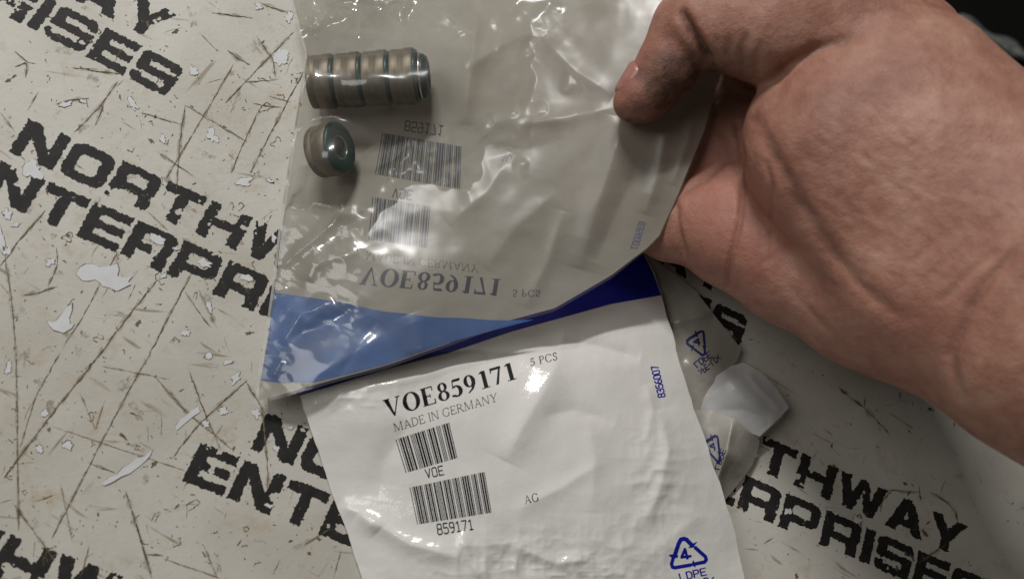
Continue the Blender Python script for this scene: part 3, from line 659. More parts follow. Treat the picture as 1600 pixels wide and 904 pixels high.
# ------------------------------------------------------------------ corners of two more bags and a white strip poking out on the right
def patch_bag(name, label, cat, curves, base, fold_l, m, ns=70, nt=70, rough=.35, seed=60, root=None, group=None, sub='film_panel', back=True):
    hb = tps(base)
    h = lambda u, v: hb(u, v) + folds(u, v, fold_l) + rough * fbm(np.asarray(u) / 45., np.asarray(v) / 45., 0, seed, 3)
    uv = coons(*curves, ns, nt); c = uv.reshape(-1, 2).mean(0)
    root = thing(name, label, cat, P(*c, 0), group)
    sheet(sub, uv, h, m, root)
    if back: sheet('back_panel', coons(*curves, 20, 20), lambda u, v: np.maximum(.5, h(u, v) * .25), M_CLEAR, root)
    return root, h
b3, h3 = patch_bag('parts_bag', 'greyish bag corner with mirrored blue recycling mark, under the hand beside the white bag', 'plastic bag',
    ([(985, 385), (1025, 405), (1060, 432), (1088, 455), (1113, 488)], [(1040, 690), (1075, 670), (1100, 632), (1118, 604), (1152, 562)], [(985, 385), (1000, 480), (1020, 590), (1040, 690)], [(1113, 488), (1139, 520), (1158, 545), (1152, 562)]),
    [(985, 385, 2), (1060, 432, 5), (1113, 488, 6), (1158, 545, 4), (1152, 562, 4), (1040, 500, 4), (1080, 560, 7), (1110, 560, 8), (1040, 690, 3), (1095, 610, 6), (1090, 500, 6.5)],
    [([(1050, 505), (1080, 495), (1113, 490)], 1.6, 7), ([(1070, 560), (1100, 590), (1120, 600)], .8, 10)], M_BACK, seed=61, group='plastic parts bags')
def mirr(ox, oy, ax, ay, bx, by):                                          # local mark box -> pixels
    return lambda p: np.c_[ox + p[:, 0] * ax + p[:, 1] * bx, oy + p[:, 0] * ay + p[:, 1] * by]
M_BLUE_D = mat_flat('blue_print_through_film', (.012, .014, .11), .5, .2, alpha=.93)
ink('recycling_mark', recycle(mirr(1068, 520, .16, .66, .62, -.13), 1.0), h3, M_BLUE_D, b3, .15)
ink('material_text', join(ink_text('LDPE', SKW, .2, [(1090, 574), (1084, 567), (1108, 548), (1113, 556)], 16), ink_text('>PE-LD<', SKW, .2, [(1096, 585), (1090, 578), (1122, 553), (1127, 560)], 16)), h3, M_BLUE_D, b3, .15)
b4, h4 = patch_bag('parts_bag', 'folded bag corner with cut-off blue recycling mark, between white strip and white bag', 'plastic bag',
    ([(1075, 640), (1110, 640), (1147, 653), (1187, 687)], [(1120, 795), (1134, 779), (1150, 760), (1157, 752)], [(1075, 640), (1085, 690), (1100, 745), (1120, 795)], [(1187, 687), (1184, 703), (1176, 725), (1157, 752)]),
    [(1075, 640, 6), (1110, 640, 8), (1147, 653, 14), (1187, 687, 7), (1157, 752, 3), (1134, 779, 2.5), (1120, 795, 2), (1120, 700, 9.5), (1140, 710, 13), (1165, 710, 8.5), (1085, 700, 6)],
    [([(1146, 652), (1136, 700), (1122, 745), (1118, 790)], 3.0, 7)], M_BACK, seed=66, rough=.2, group='plastic parts bags')
ink('recycling_mark', recycle(mirr(1095, 678, .17, .75, .52, -.02), 1.0), h4, M_BLUE_D, b4, .15)
ink('material_text', ink_text('LDPE', SKW, .2, [(1124, 733), (1117, 731), (1127, 700), (1134, 703)], 16), h4, M_BLUE_D, b4, .15)
tg, ht = patch_bag('film_strip', 'blank white strip end lying on the worktop between two bag corners', 'strip',
    ([(1085, 600), (1115, 590), (1143, 571), (1162, 566)], [(1090, 668), (1130, 668), (1160, 672), (1187, 681)], [(1085, 600), (1085, 640), (1090, 668)], [(1162, 566), (1190, 582), (1215, 608), (1233, 636), (1210, 660), (1187, 681)]),
    [(1085, 600, 4), (1143, 571, 7), (1162, 566, 8), (1200, 595, 10), (1233, 636, 9), (1187, 681, 9), (1130, 665, 7), (1150, 620, 9.5), (1090, 668, 4)], [([(1140, 592), (1165, 625), (1195, 664)], .5, 9), ([(1120, 640), (1160, 640), (1205, 655)], -.8, 10), ([(1165, 580), (1190, 610), (1222, 640)], .8, 7)], M_PAPER, seed=71, rough=.2, sub='strip_face', back=False)

# the strip is folded over: a second, lower leaf shows along its edge
sheet('strip_underside', coons([(1100, 612), (1130, 600), (1150, 588), (1170, 584)], [(1096, 676), (1130, 676), (1160, 682), (1180, 689)], [(1100, 612), (1094, 645), (1096, 676)], [(1170, 584), (1200, 600), (1222, 625), (1226, 648), (1204, 668), (1180, 689)], 40, 40), lambda u, v: ht(u, v) * .55 + .8 * fbm(np.asarray(u) / 30., np.asarray(v) / 30., 0, 72, 2), M_PAPER, tg)
# ------------------------------------------------------------------ upper bag (seen from its clear side)
UB_pts = [(452, -40, 15), (470, 45, 15), (482, 85, 13), (455, 260, 10), (431, 440, 8), (404, 618, 7), (560, -40, 20), (486, 129, 11.5), (572, 125, 16.5), (660, 119, 22), (700, 116, 24), (560, 240, 13), (500, 238, 10.5), (600, 50, 17), (620, 330, 20), (560, 470, 19), (520, 560, 18), (466, 608, 14), (605, 571, 21), (700, 537, 23), (800, 499, 25), (700, 400, 25), (720, 200, 23), (750, 80, 27), (850, -40, 33), (867, 485, 28), (955, 431, 33), (1000, 397, 37), (1030, 368, 40), (1060, 300, 46), (1100, 200, 52), (1125, 110, 55), (900, 150, 40), (900, 300, 36), (980, 180, 49), (980, 300, 42), (1050, 60, 56), (1060, -40, 58), (820, 300, 31)]
ub_base = tps(UB_pts)
UB_F = [([(745, 20), (738, 90), (730, 150), (728, 195)], 2.2, 14), ([(975, 185), (955, 260), (930, 330), (905, 420)], 3.0, 26), ([(958, 150), (900, 112), (846, 60)], 1.6, 15), ([(962, 168), (880, 184), (800, 196)], 1.5, 14), ([(1045, 178), (1032, 260), (1008, 335)], 1.8, 13), ([(1085, 160), (1075, 220), (1050, 290)], 1.2, 9), ([(1000, 250), (960, 340), (930, 410)], -1.6, 20), ([(730, 110), (780, 70), (850, 40)], 1.6, 13), ([(740, 200), (820, 180), (900, 190)], 1.0, 16), ([(760, 250), (830, 230), (900, 220)], -.9, 16),
        ([(560, 390), (500, 410), (470, 450)], 1.6, 16), ([(540, 310), (500, 360), (480, 440)], 1.6, 15), ([(430, 470), (480, 500), (520, 470)], 1.1, 14), ([(450, 530), (500, 510), (560, 480)], -1.3, 12), ([(470, 600), (540, 560), (600, 520)], .9, 16), ([(700, 350), (760, 300), (800, 240)], 1.1, 16), ([(820, 480), (860, 400), (880, 330)], 1.2, 14), ([(640, 490), (660, 540), (650, 560)], 1.0, 18), ([(590, 500), (560, 540), (530, 585)], -.8, 14), ([(760, 420), (800, 360), (870, 300)], 1.2, 20), ([(690, 200), (720, 260), (740, 330)], .8, 12)]
def ub_h(u, v):
    u = np.asarray(u, float); v = np.asarray(v, float)
    return ub_base(u, v) + .62 * folds(u, v, UB_F) + .45 * fbm(u / 110, v / 110, 0, 81, 3)
UBL = [(452, -40), (458, 0), (470, 45), (482, 85), (470, 170), (455, 260), (440, 360), (431, 440), (418, 530), (405, 605), (403, 626)]
UBR = [(1075, -40), (1120, 20), (1130, 80), (1125, 120), (1114, 155), (1100, 205), (1080, 252), (1060, 302), (1030, 368), (1010, 388)]
UBB = [(403, 626), (430, 619), (466, 608), (534, 589), (605, 570), (700, 536), (800, 499), (867, 481), (955, 430), (1010, 388)]
UBT = [(452, -40), (760, -40), (1075, -40)]
ub_uv = coons(UBT, UBB, UBL, UBR, 330, 330)
ubag = thing('parts_bag', 'clear-fronted milky bag held up by the thumb, mirrored part number showing through', 'plastic bag', P(760, 330, 6), 'plastic parts bags')
sheet('back_panel', ub_uv, ub_h, M_MILK, ubag)
# blue band near the bag's bottom
bt = [(429, 457), (470, 462), (520, 470), (600, 487), (700, 497), (780, 500), (833, 499)]
bb = [(407, 594), (440, 598), (490, 597), (540, 585), (605, 568), (700, 534.5), (833, 499)]
bl = [(429, 457), (418, 530), (407, 594)]; br = [(833, 499), (833.5, 499), (834, 499)]
bt = [(x, y + 1.6 * float(noise(x / 45., .5, 0, 46))) for x, y in resample(bt, 60)]
ubb = coons(bt, bb, bl, br, 200, 70)
sheet('blue_band', ubb, ub_h, M_BLUE_T, ubag, .12)
ink('part_number', ink_text('VOE859171', SB, .05, [(560, 444), (566, 416), (784, 436), (780, 462)], 30), ub_h, M_INK_T, ubag)
ink('origin_line', ink_text('MADE IN GERMANY', SL, .04, [(571, 405), (572, 392.5), (747, 414), (748, 425.6)], 22), ub_h, M_INK_T2, ubag)
ink('quantity_line', ink_text('5 PCS', SM, .06, [(800, 463), (801, 452), (845, 453), (844, 463)], 22), ub_h, M_INK_T2, ubag)
ink('bar_code', barcode('VOE', [(575.5, 374), (582, 307.5), (672.5, 322.5), (667, 387)]), ub_h, M_INK_T, ubag)
ink('bar_code', barcode('859171', [(586, 272), (597.4, 207.5), (721, 229), (718.6, 295.4)]), ub_h, M_INK_T, ubag)
ink('code_caption', ink_text('VOE', OC, .28, [(613, 308), (615, 294), (645, 298), (643, 312)], 22), ub_h, M_INK_T, ubag)
ink('code_caption', ink_text('859171', OC, .24, [(632, 204), (634, 189), (693, 197), (691, 212)], 22), ub_h, M_INK_T, ubag)
ink('pack_mark', ink_text('AG', SM, .06, [(781, 253), (783, 240), (801, 242), (799, 255)], 20), ub_h, M_INK_T2, ubag)
M_BLUE_F = mat_flat('faint_blue_print_through_film', (.10, .11, .28), .5, .2, alpha=.6)
ink('film_number', ink_text('8356007', lambda c: stroke(c, .20), .24, [(999, 345), (1008, 348), (996, 390), (986, 387)], 18), ub_h, M_BLUE_F, ubag)
# clear front film, draped over the seals
SEAL_A, SEAL_B = (484, 131), (664, 119)
def bulge(u, v):
    d, t = dist_poly(u, v, [SEAL_A, SEAL_B]); w = fbm(u / 70, v / 70, 0, 301, 3); s = np.clip((d - 38) / (105 + 40 * w + 55 * np.clip((u - 640) / 80, 0, 1)), 0, 1); r = (22.5 + .5 * t - 4.0 * np.minimum(d / 40, 1) ** 2) * (1 - s) ** 1.6
    d2 = np.hypot((u - 518) / 1.0, (v - 234) / 1.0); s2 = np.clip((d2 - 34) / (85 + 35 * w), 0, 1); r2 = (23.0 - 4.0 * np.minimum(d2 / 36, 1) ** 2) * (1 - s2) ** 1.7
    k = 2.5; return np.logaddexp(r / k, r2 / k) * k - k * .69 * np.exp(-np.maximum(r, r2))
CF_F = [([(462, 0), (475, 25), (495, 60)], 2.6, 5), ([(512, 12), (500, 38), (490, 50)], 1.6, 6), ([(490, 35), (520, 28), (545, 22)], 1.4, 6), ([(600, 5), (585, 15), (570, 35)], 1.5, 7), ([(640, 0), (622, 20), (630, 45), (648, 60)], 2.2, 8), ([(645, 20), (655, 45), (652, 70)], 1.8, 6), ([(660, 5), (700, 20), (740, 45)], 1.4, 9), ([(565, 30), (562, 60)], 1.6, 6), ([(690, 60), (745, 40), (775, 10)], 1.3, 9), ([(455, 200), (470, 150), (490, 95)], 1.0, 8), ([(590, 215), (610, 250), (625, 285)], 1.4, 7), ([(440, 420), (470, 390), (520, 350), (540, 320)], 1.4, 7), ([(440, 540), (470, 490), (520, 470)], 1.2, 8), ([(425, 590), (440, 560)], 1.0, 7), ([(770, 110), (785, 60), (830, 45)], 1.2, 7)]
def cf_h(u, v):
    u = np.asarray(u, float); v = np.asarray(v, float)
    top = np.exp(-(np.maximum(v, 0) / 75.) ** 2) * np.clip((760 - u) / 120, 0, 1)
    crk = top * .8 + sum(.9 * np.exp(-(((u - a) / p) ** 2 + ((v - b) / q) ** 2)) for a, b, p, q in ((610, 255, 40, 45), (520, 370, 40, 60), (455, 430, 25, 40), (430, 560, 30, 40), (800, 60, 60, 40), (475, 60, 25, 70), (530, 490, 50, 25), (690, 60, 40, 40)))
    press = np.exp(-(((u - 1010) / 100) ** 2 + ((v - 120) / 110) ** 2))
    return ub_h(u, v) + (1.3 + bulge(u, v) + top * (2 + 1.2 * (ridged(u / 60, v / 50, 95, 2) - .9) + 1.3 * worley(u / 42 + .3 * fbm(u / 30, v / 30, 0, 99, 2), v / 27, 96)) + crk * 1.15 * (worley((u + v * .6) / 38 + .2 * fbm(u / 30, v / 30, 0, 98, 2), (v - u * .5) / 20, 97) - .4) + .35 * (fbm(u / 90, v / 90, 0, 91, 3) + 1) + folds(u, v, CF_F)) * (1 - .85 * press)
cfl = [(p[0] - 5, p[1]) for p in UBL[:-1]] + [(398, 630)]
cfr = [(p[0] + 2, p[1] + 1) for p in UBR]
cfb = [(p[0], p[1] + 5) for p in UBB]; cfb[0] = (398, 630); cfb[-1] = cfr[-1]
CF_UV = coons([(447, -40), (760, -40), cfr[0]], cfb, cfl, cfr, 380, 380); cu, cv = CF_UV[..., 0].ravel(), CF_UV[..., 1].ravel()
# where the film clings to the inner sheet it is frosted rather than glassy
CLING = np.clip((cu - 575 - .25 * np.maximum(cv - 200, 0) * (cu < 700)) / 150, 0, 1) * np.clip((cv - 5) / 60, .25, 1) + .35 * np.clip(fbm(cu / 60, cv / 60, 0, 401, 3), 0, 1)
CLING = np.clip(CLING + 1.0 * np.exp(-(((cu - 650) / 95) ** 2 + ((cv - 310) / 70) ** 2)), 0, 1)  # extra patch by the bar code, frosted to cut the lamp's glare
sheet('clear_front', coons([(447, -40), (760, -40), cfr[0]], cfb, cfl, cfr, 380, 380), cf_h, M_CLEAR, ubag, attrs={'cling': CLING})

seam_l = [np.array(cfl[:-1]), np.array(cfl[:-1]) + [4, 0]]
sheet('side_seam', coons([tuple(seam_l[0][0]), tuple(seam_l[1][0])], [tuple(seam_l[0][-1]), tuple(seam_l[1][-1])], seam_l[0], seam_l[1], 4, 120), cf_h, M_SEAM, ubag, .25)
# ------------------------------------------------------------------ valve-stem seals inside the clear bag
def lathe(profile, axis_o, ax, n=56):
    ax = np.array(ax, float); ax /= np.linalg.norm(ax); t = np.cross(ax, [0, 0, 1.0]); t /= np.linalg.norm(t); b = np.cross(ax, t)
    pr = np.array(profile, float) * .001; a = np.linspace(0, 2 * np.pi, n, endpoint=False)
    V = (np.array(axis_o)[None, None] + ax * pr[:, None, :1] + pr[:, None, 1:] * (np.cos(a)[None, :, None] * t + np.sin(a)[None, :, None] * b)).reshape(-1, 3)
    F = []
    for i in range(len(pr) - 1):
        for j in range(n): F.append([i * n + j, i * n + (j + 1) % n, (i + 1) * n + (j + 1) % n, (i + 1) * n + j])
    return V, F
def torus(x, R, r, o, ax, n=56): 
    return lathe([(x + r * math.cos(q), R + r * math.sin(q)) for q in np.linspace(0, 2 * np.pi, 11)], o, ax, n)
def seal(o, ax, R, L, label, last=False):
    t = thing('valve_seal', label, 'seal', o, 'steel and green rubber seals in the clear bag')
    k = R
    case = [(.0, k * .70), (.0, k * .90), (.25, k * .955), (.6, k * .97), (L * .28, k * .972), (L * .30, k * .962), (L * .32, k * .972), (L * .50, k * .972), (L * .52, k * .985), (L * .55, k), (L * .84, k), (L * .87, k * .985), (L * .885, k * .95), (L * .885, k * .80)]
    lip = [(L * .86, k * .93), (L * .95, k * .94), (L * .985, k * .90), (L * 1.0, k * .84), (L * .99, k * .70), (L * .955, k * .46), (L * .92, k * .42), (L * .80, k * .41)]
    s = mesh('steel_case', *lathe(case, o, ax), M_STEEL, t, True)
    mesh('rubber_lip', *lathe(lip, o, ax), M_RUBBER, t, True)
    inner = [(L * .86, k * .42), (L * .70, k * .44), (L * .45, k * .50), (L * .30, k * .46), (L * .10, k * .60), (.02, k * .72)]
    mesh('rubber_bore', *lathe(inner, o, ax), M_RUBBER_D, t, True)
    if last:
        neck = [(L * .99, k * .72), (L * 1.05, k * .78), (L * 1.22, k * .76), (L * 1.34, k * .66), (L * 1.38, k * .52), (L * 1.30, k * .42), (L * .7, k * .38)]
        mesh('rubber_neck', *lathe(neck, o, ax), M_RUBBER_D, t, True, label='dark green end neck with a bright spring ring')
        mesh('spring_ring', *torus(L * 1.08, k * .80, k * .035, o, ax), M_SPRING, t, True)
    else:
        mesh('spring_ring', *torus(L * .93, k * .43, k * .022, o, ax), M_SPRING, t, True)
    return t
pA, pB = P(486, 129, 21), P(667, 118, 32)
axs = (pB - pA) / np.linalg.norm(pB - pA); total = np.linalg.norm(pB - pA) * 1000; L = total / 4.28
Rm = 42.0 / float(S(570, 122, 26))
for i, d in enumerate(['first seal of the row, at the far left end', 'second seal from the left in the row of four', 'third seal from the left, with a sliver of green beside it', 'last seal of the row, its green end facing right']):
    seal(pA + axs * (L * i * .001), axs + np.array([0, 0, 0.0]), Rm * (1 + .012 * i), L * .985, 'steel valve seal, ' + d, i == 3)
sx = P(534, 230, 25.5) - P(500, 238, 20)
seal(P(498, 238, 20), sx, 42 / float(S(515, 235, 21)), 9.4, 'lone steel seal with dark green face, below the row')

# ------------------------------------------------------------------ hand
def V3(u, v, h): return P(u, v, h) * 1000.0
def rc(p, a, b, ra, rb):
    """round cone signed distance"""
    ba = b - a; l2 = ba @ ba; rr = ra - rb; a2 = l2 - rr * rr; il2 = 1 / l2
    pa = p - a; y = pa @ ba; z = y - l2
    x2 = ((pa * l2 - y[..., None] * ba) ** 2).sum(-1); y2 = y * y * l2; z2 = z * z * l2
    k = np.sign(rr) * rr * rr * x2
    d = (np.sqrt(x2 * a2 * il2) + y * rr) * il2 - ra
    d = np.where(np.sign(z) * a2 * z2 > k, np.sqrt(x2 + z2) * il2 - rb, d)
    return np.where(np.sign(y) * a2 * y2 < k, np.sqrt(x2 + y2) * il2 - ra, d)
def smin(a, b, k):
    h = np.clip(.5 + .5 * (b - a) / k, 0, 1); return b * (1 - h) + a * h - k * h * (1 - h)
def J(u, v, h, rpx): return V3(u, v, h), rpx / float(S(u, v, h))
def chain(p, js, k=2.0):
    d = None
    for (a, ra), (b, rb) in zip(js, js[1:]):
        e = rc(p, a, b, ra, rb); d = e if d is None else smin(d, e, k)
    return d
HJ = dict(
    thumb_d=[J(1068, 42, 73, 50), J(1042, 106, 67, 47), J(1006, 150, 61.5, 39), J(985, 163, 58.5, 27)],
    thumb_p=[J(1330, 30, 90, 95), J(1205, 42, 85, 84), J(1095, 38, 76, 66)],
    thenar=[J(1480, 260, 92, 125), J(1390, 245, 86, 152), J(1310, 235, 80, 138), J(1252, 195, 78, 78)],
    thenar2=[J(1262, 215, 76, 80), J(1345, 320, 82, 105), J(1440, 410, 88, 120), J(1560, 440, 98, 130)],
    meta=[J(1530, 275, 98, 125), J(1420, 145, 92, 116), J(1320, 45, 88, 92)],
    web=[J(1400, 90, 74, 100), J(1290, 85, 68, 78), J(1188, 78, 61, 60)],
    web2=[J(1290, 100, 58, 80), J(1195, 95, 46, 66), J(1150, 105, 36, 60)],
    wrist_u=[J(2050, 540, 150, 180), J(1800, 440, 128, 165), J(1640, 372, 112, 140), J(1520, 315, 98, 135)],
    wrist_l=[J(2050, 700, 142, 200), J(1800, 610, 122, 190), J(1640, 540, 108, 165), J(1530, 490, 92, 120), J(1440, 470, 80, 118)],
    hypo=[J(1470, 480, 82, 128), J(1360, 452, 66, 118), J(1250, 405, 52, 102), J(1150, 362, 41, 84), J(1098, 340, 35, 72)],
    palm=[J(1440, 380, 72, 120), J(1300, 330, 54, 110), J(1190, 290, 38, 95), J(1110, 240, 29, 80)],
    palm2=[J(1380, 260, 62, 120), J(1250, 200, 42, 95), J(1150, 150, 28, 80)],
    little=[J(1095, 345, 35, 64), J(1050, 356, 29, 52), J(960, 318, 24, 46), J(900, 300, 21, 40)],
    ring=[J(1100, 275, 29, 64), J(1040, 250, 28, 55), J(930, 215, 24, 50), J(850, 210, 20, 44)],
    middle=[J(1120, 205, 28, 66), J(1040, 160, 29, 56), J(920, 130, 21, 50), J(830, 140, 13, 42)],
    index=[J(1150, 130, 30, 68), J(1050, 80, 32, 56), J(930, 60, 24, 50), J(850, 95, 17, 44)])
def hand_field(p):
    th = chain(p, HJ['thumb_d'], 3); tp = chain(p, HJ['thumb_p'], 4)
    d = smin(th, tp, 2.2)
    tn = smin(smin(chain(p, HJ['thenar'], 5), chain(p, HJ['thenar2'], 6), 10), chain(p, HJ['meta'], 8), 18)
    wr = smin(chain(p, HJ['wrist_u'], 8), chain(p, HJ['wrist_l'], 8), 24)
    d = smin(d, smin(tn, wr, 24), 3.5)
    pl = smin(smin(chain(p, HJ['palm'], 6), chain(p, HJ['palm2'], 6), 12), chain(p, HJ['hypo'], 6), 9)
    for f in ('web', 'web2', 'little', 'ring', 'middle', 'index'): pl = smin(pl, chain(p, HJ[f], 3), 4.0)
    return smin(d, smin(pl, chain(p, HJ['wrist_l'], 8), 14), 3.0)
def surface_nets(fun, lo, hi, st):
    n = [int(math.ceil((hi[i] - lo[i]) / st)) + 1 for i in range(3)]
    ax = [lo[i] + st * np.arange(n[i]) for i in range(3)]
    D = np.empty(n, 'f')
    for i in range(n[0]):
        X = np.stack(np.meshgrid([ax[0][i]], ax[1], ax[2], indexing='ij'), -1)[0]; D[i] = fun(X)
    ins = D < 0
    c = np.zeros([k - 1 for k in n], int)
    for a in (0, 1):
        for b in (0, 1):
            for e in (0, 1): c += ins[a:n[0] - 1 + a, b:n[1] - 1 + b, e:n[2] - 1 + e]
    act = (c > 0) & (c < 8); idx = -np.ones(act.shape, int); I = np.argwhere(act); idx[act] = np.arange(len(I))
    acc = np.zeros((len(I), 3)); cnt = np.zeros(len(I))
    cor = [(a, b, e) for a in (0, 1) for b in (0, 1) for e in (0, 1)]
    for p in cor:
        for q in cor:
            if sum(abs(x - y) for x, y in zip(p, q)) != 1 or p > q: continue
            dp = D[I[:, 0] + p[0], I[:, 1] + p[1], I[:, 2] + p[2]]; dq = D[I[:, 0] + q[0], I[:, 1] + q[1], I[:, 2] + q[2]]
            m = (dp < 0) != (dq < 0); t = np.where(m, dp / np.where(m, dp - dq, 1), 0)
            acc += np.where(m[:, None], np.array(p) + t[:, None] * (np.array(q) - np.array(p)), 0); cnt += m
    Vt = np.array(lo) + st * (I + acc / cnt[:, None])
    F = []
    for a in range(3):
        b, e = (a + 1) % 3, (a + 2) % 3
        s0 = [slice(0, n[k] - 1) if k == a else slice(1, n[k] - 1) for k in range(3)]
        s1 = list(s0); s1[a] = slice(1, n[a])
        d0, d1 = ins[tuple(s0)], ins[tuple(s1)]
        E = np.argwhere(d0 != d1); fl = d0[d0 != d1]
        E = E + np.array([0 if k == a else 1 for k in range(3)])
        def g(db, de):
            q = E.copy(); q[:, b] -= db; q[:, e] -= de; return idx[q[:, 0], q[:, 1], q[:, 2]]
        Q = np.stack([g(1, 1), g(0, 1), g(0, 0), g(1, 0)], -1); Q = np.where(fl[:, None], Q, Q[:, ::-1]); F.append(Q)
    F = np.concatenate(F); F = F[(F >= 0).all(1)]
    return Vt, F
allj = [j for c in HJ.values() for j in c]
lo = np.min([a - r for a, r in allj], 0) - 3; hi = np.max([a + r for a, r in allj], 0) + 3
HV, HF = surface_nets(hand_field, lo, hi, .85)
def vnormals(V, F):
    nrm = np.cross(V[F[:, 2]] - V[F[:, 0]], V[F[:, 3]] - V[F[:, 1]]); o = np.zeros_like(V)
    for k in range(4): np.add.at(o, F[:, k], nrm)
    return o / (np.linalg.norm(o, axis=1)[:, None] + 1e-12)
nb_ = np.concatenate([HF[:, [0, 1]], HF[:, [1, 2]], HF[:, [2, 3]], HF[:, [3, 0]]])
def relax(V, it):
    for _ in range(it):
        s = np.zeros_like(V); c = np.zeros(len(V)); np.add.at(s, nb_[:, 0], V[nb_[:, 1]]); np.add.at(c, nb_[:, 0], 1); V = V * .4 + .6 * s / c[:, None]
    return V
HV = relax(HV, 4)
HN = vnormals(HV, HF)
if (HN * (HV - HV.mean(0))).sum() < 0: HF = HF[:, ::-1]; HN = -HN
hu, hv = proj(HV * .001)
view = np.array([0, 0, CAM_H * 1000]) - HV; view /= np.linalg.norm(view, axis=1)[:, None]; front = np.clip((HN * view).sum(1) * 2.5, 0, 1)
CRE = [([(1068, 22), (1080, 46), (1096, 74), (1112, 100)], 2.6, 8), ([(1140, 62), (1137, 88), (1146, 114)], .55, 7), ([(1166, 58), (1158, 92), (1162, 124)], .6, 7), ([(1120, 60), (1122, 85), (1130, 105)], .4, 5), ([(1188, 70), (1182, 100), (1186, 124)], .35, 6), ([(1212, 122), (1240, 96), (1285, 74), (1340, 58)], 1.2, 9),
       ([(1182, 190), (1214, 250), (1250, 320), (1300, 392), (1350, 450), (1410, 500)], 1.0, 12), ([(1149, 192), (1159, 240), (1161, 291), (1157, 343), (1143, 399), (1137, 451)], .9, 5), ([(1195, 255), (1205, 287), (1203, 343), (1197, 405)], .6, 4.5), ([(1064, 303), (1104, 279), (1139, 247)], .8, 5), ([(1056, 315), (1060, 355), (1070, 398)], 1.0, 5), ([(1130, 205), (1150, 250), (1156, 300)], .6, 9),
       ([(1500, 616), (1486, 556), (1514, 482), (1552, 428), (1610, 376)], 1.0, 9), ([(1535, 560), (1560, 500), (1600, 440)], .5, 8), ([(1470, 470), (1500, 440), (1560, 390)], .5, 6), ([(1440, 440), (1480, 405), (1560, 340)], .35, 6), ([(1420, 410), (1470, 370)], .3, 6), ([(1300, 520), (1250, 470), (1230, 440)], .3, 6), ([(1180, 420), (1205, 404), (1225, 380)], .25, 4)]
dsp = np.zeros(len(HV))
for pts, dep, w in CRE:
    d, t = dist_poly(hu, hv, pts); fade = np.clip(np.minimum(t + .15, 1.1 - t) * 4, 0, 1)
    dsp -= dep * np.exp(-(d / w) ** 2) * fade * front
    dsp += .16 * dep * np.exp(-((d - w * 2) / (w * 1.3)) ** 2) * fade * front
ths = np.exp(-(((hu - 1360) / 200) ** 2 + ((hv - 270) / 190) ** 2))
ca, sa = math.cos(-.6), math.sin(-.6)
q1, q2 = hu * ca - hv * sa, hu * sa + hv * ca
dsp += front * ths * (.16 * noise(q1 / 34, q2 / 10, 0, 55) + .10 * noise(q1 / 12, q2 / 16, 0, 56)) + .35 * fbm(HV[:, 0] / 22, HV[:, 1] / 22, HV[:, 2] / 22, 57, 2)
HV = HV + HN * dsp[:, None]; HN = vnormals(HV, HF)
red = np.clip(np.exp(-(((hu - 1150) / 110) ** 2 + ((hv - 320) / 130) ** 2)) * .7 + np.exp(-(((hu - 1000) / 55) ** 2 + ((hv - 120) / 70) ** 2)) * .85 + np.exp(-(((hu - 1440) / 90) ** 2 + ((hv - 500) / 60) ** 2)) * .5, 0, 1)
gr = np.exp(-(((hu - 1062) / 66) ** 2 + ((hv - 134) / 54) ** 2)) * 1.6 + .85 * np.exp(-(((hu - 985) / 40) ** 2 + ((hv - 178) / 22) ** 2)) + .35 * np.exp(-(((hu - 1160) / 45) ** 2 + ((hv - 105) / 30) ** 2)) + .22 * np.exp(-(((hu - 1290) / 60) ** 2 + ((hv - 200) / 60) ** 2))
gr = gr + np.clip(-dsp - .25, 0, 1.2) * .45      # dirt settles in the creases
gr = np.clip(gr * (.75 + .5 * fbm(hu / 22, hv / 22, 0, 77, 3)), 0, .92)
hand = thing('hand', 'bare right hand reaching in from the right, grimy thumb pinching the clear bag', 'hand', P(1300, 330, 40))
mesh('skin_surface', HV * .001, HF.tolist(), M_SKIN, hand, True, attrs={'red': red, 'grime': gr})

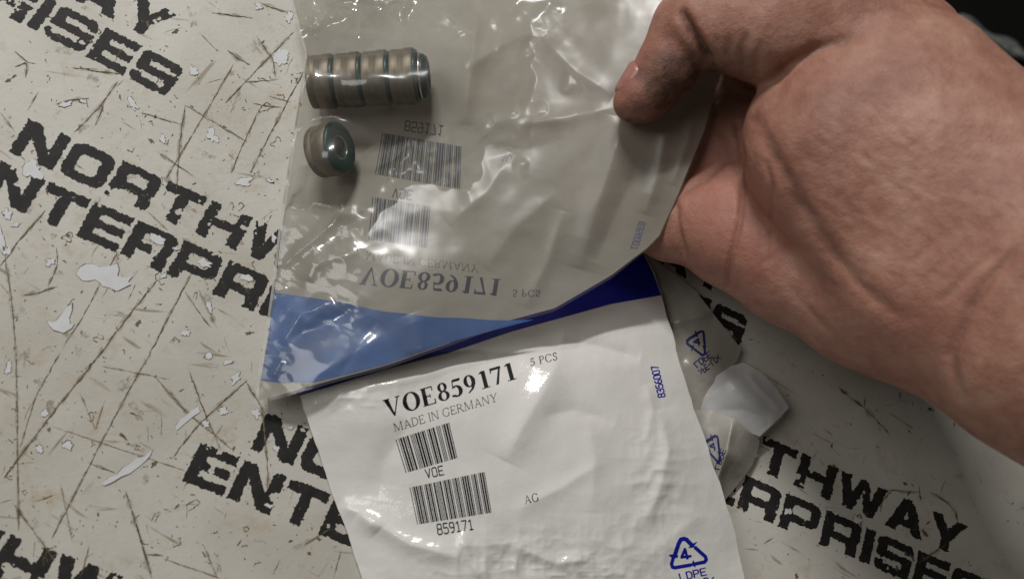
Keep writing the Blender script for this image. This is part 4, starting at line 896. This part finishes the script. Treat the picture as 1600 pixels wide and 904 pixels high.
# thumbnail: a curved plate on the thumb's outer side
(a3, ra3), (b3_, rb3) = HJ['thumb_d'][1], HJ['thumb_d'][2]
axn = (b3_ - a3) / np.linalg.norm(b3_ - a3)
cdir = np.array([0, 0, CAM_H * 1000]) - b3_; cdir -= axn * (cdir @ axn); cdir /= np.linalg.norm(cdir)
side = np.cross(axn, cdir)
lu, lv = proj((b3_ + side) * .001); bu, bv = proj(b3_ * .001)
if lu > bu: side = -side
nj = [HJ['thumb_d'][1], HJ['thumb_d'][2], HJ['thumb_d'][3]]
def along(q):
    k = 0 if q < 1 else 1; f = q - k
    return nj[k][0] + (nj[k + 1][0] - nj[k][0]) * f, nj[k][1] + (nj[k + 1][1] - nj[k][1]) * f
V = []
for i in range(15):
    t = i / 14; c, r = along(.42 + 1.62 * t); r += 1.6
    if t > .8: r *= 1 - .12 * ((t - .8) / .2) ** 2
    wv = 1.05 * math.sqrt(max(0, 1 - (2 * t - 1) ** 6)) + .02
    for j in range(13):
        s = (j / 12 - .5) * 2 * wv; ang = math.radians(5) + s * .72
        V.append(c + (r - 1.3 * abs(j / 6 - 1) ** 4 - (.9 if i == 0 else 0)) * (side * math.cos(ang) + cdir * math.sin(ang)))
mesh('thumbnail', np.array(V) * .001, grid_faces(15, 13), M_NAIL, hand, True)

# unseen sleeve further up the arm, added for its shadow on the bench
M_SHADE_SLEEVE = mat_flat('shade_sleeve_cloth', (.025, .027, .032), .9, .3, 120)
sa_, sb_ = V3(1960, 590, 143), V3(2900, 900, 215); dv = sb_ - sa_; ux = np.cross(dv, [0, 0, 1.0]); ux /= np.linalg.norm(ux); uy = np.cross(ux, dv); uy /= np.linalg.norm(uy); V = []
for i in range(41):
    for j in range(49):
        a = j / 48 * 2 * math.pi; r = 1 + .035 * math.sin(i * 1.3 + 2 * math.sin(a)) + (.05 if i < 3 else 0)
        V.append((sa_ + dv * i / 40 + ux * math.cos(a) * (55 + i * .5) * r + uy * math.sin(a) * (42 + i * .4) * r) * .001)
mesh('shade_sleeve', V, grid_faces(41, 49), M_SHADE_SLEEVE, hand, True)
# ------------------------------------------------------------------ unidentified grey streak on the floor beyond the bench, shaped as crumpled cloth
cl = resample([(1495, 30), (1545, 58), (1580, 76), (1625, 102), (1700, 128)], 41); V = []
for j in range(13):
    for i in range(41):
        q = cl[i] + np.array([-.5, .85]) * (j / 12 - .5) * (20 + 8 * math.sin(i * .5)); w = float(ridged(i * .16, j * .22, 5, 3))
        V.append(P(q[0], q[1], -892 + 16 * (1 - (j / 6 - 1) ** 2) + 9 * w))
streak = mesh('grey_streak', V, grid_faces(13, 41), M_STREAK, None, True); streak['label'] = 'unidentified crumpled grey streak on the dark floor past the wrist'; streak['category'] = 'streak'
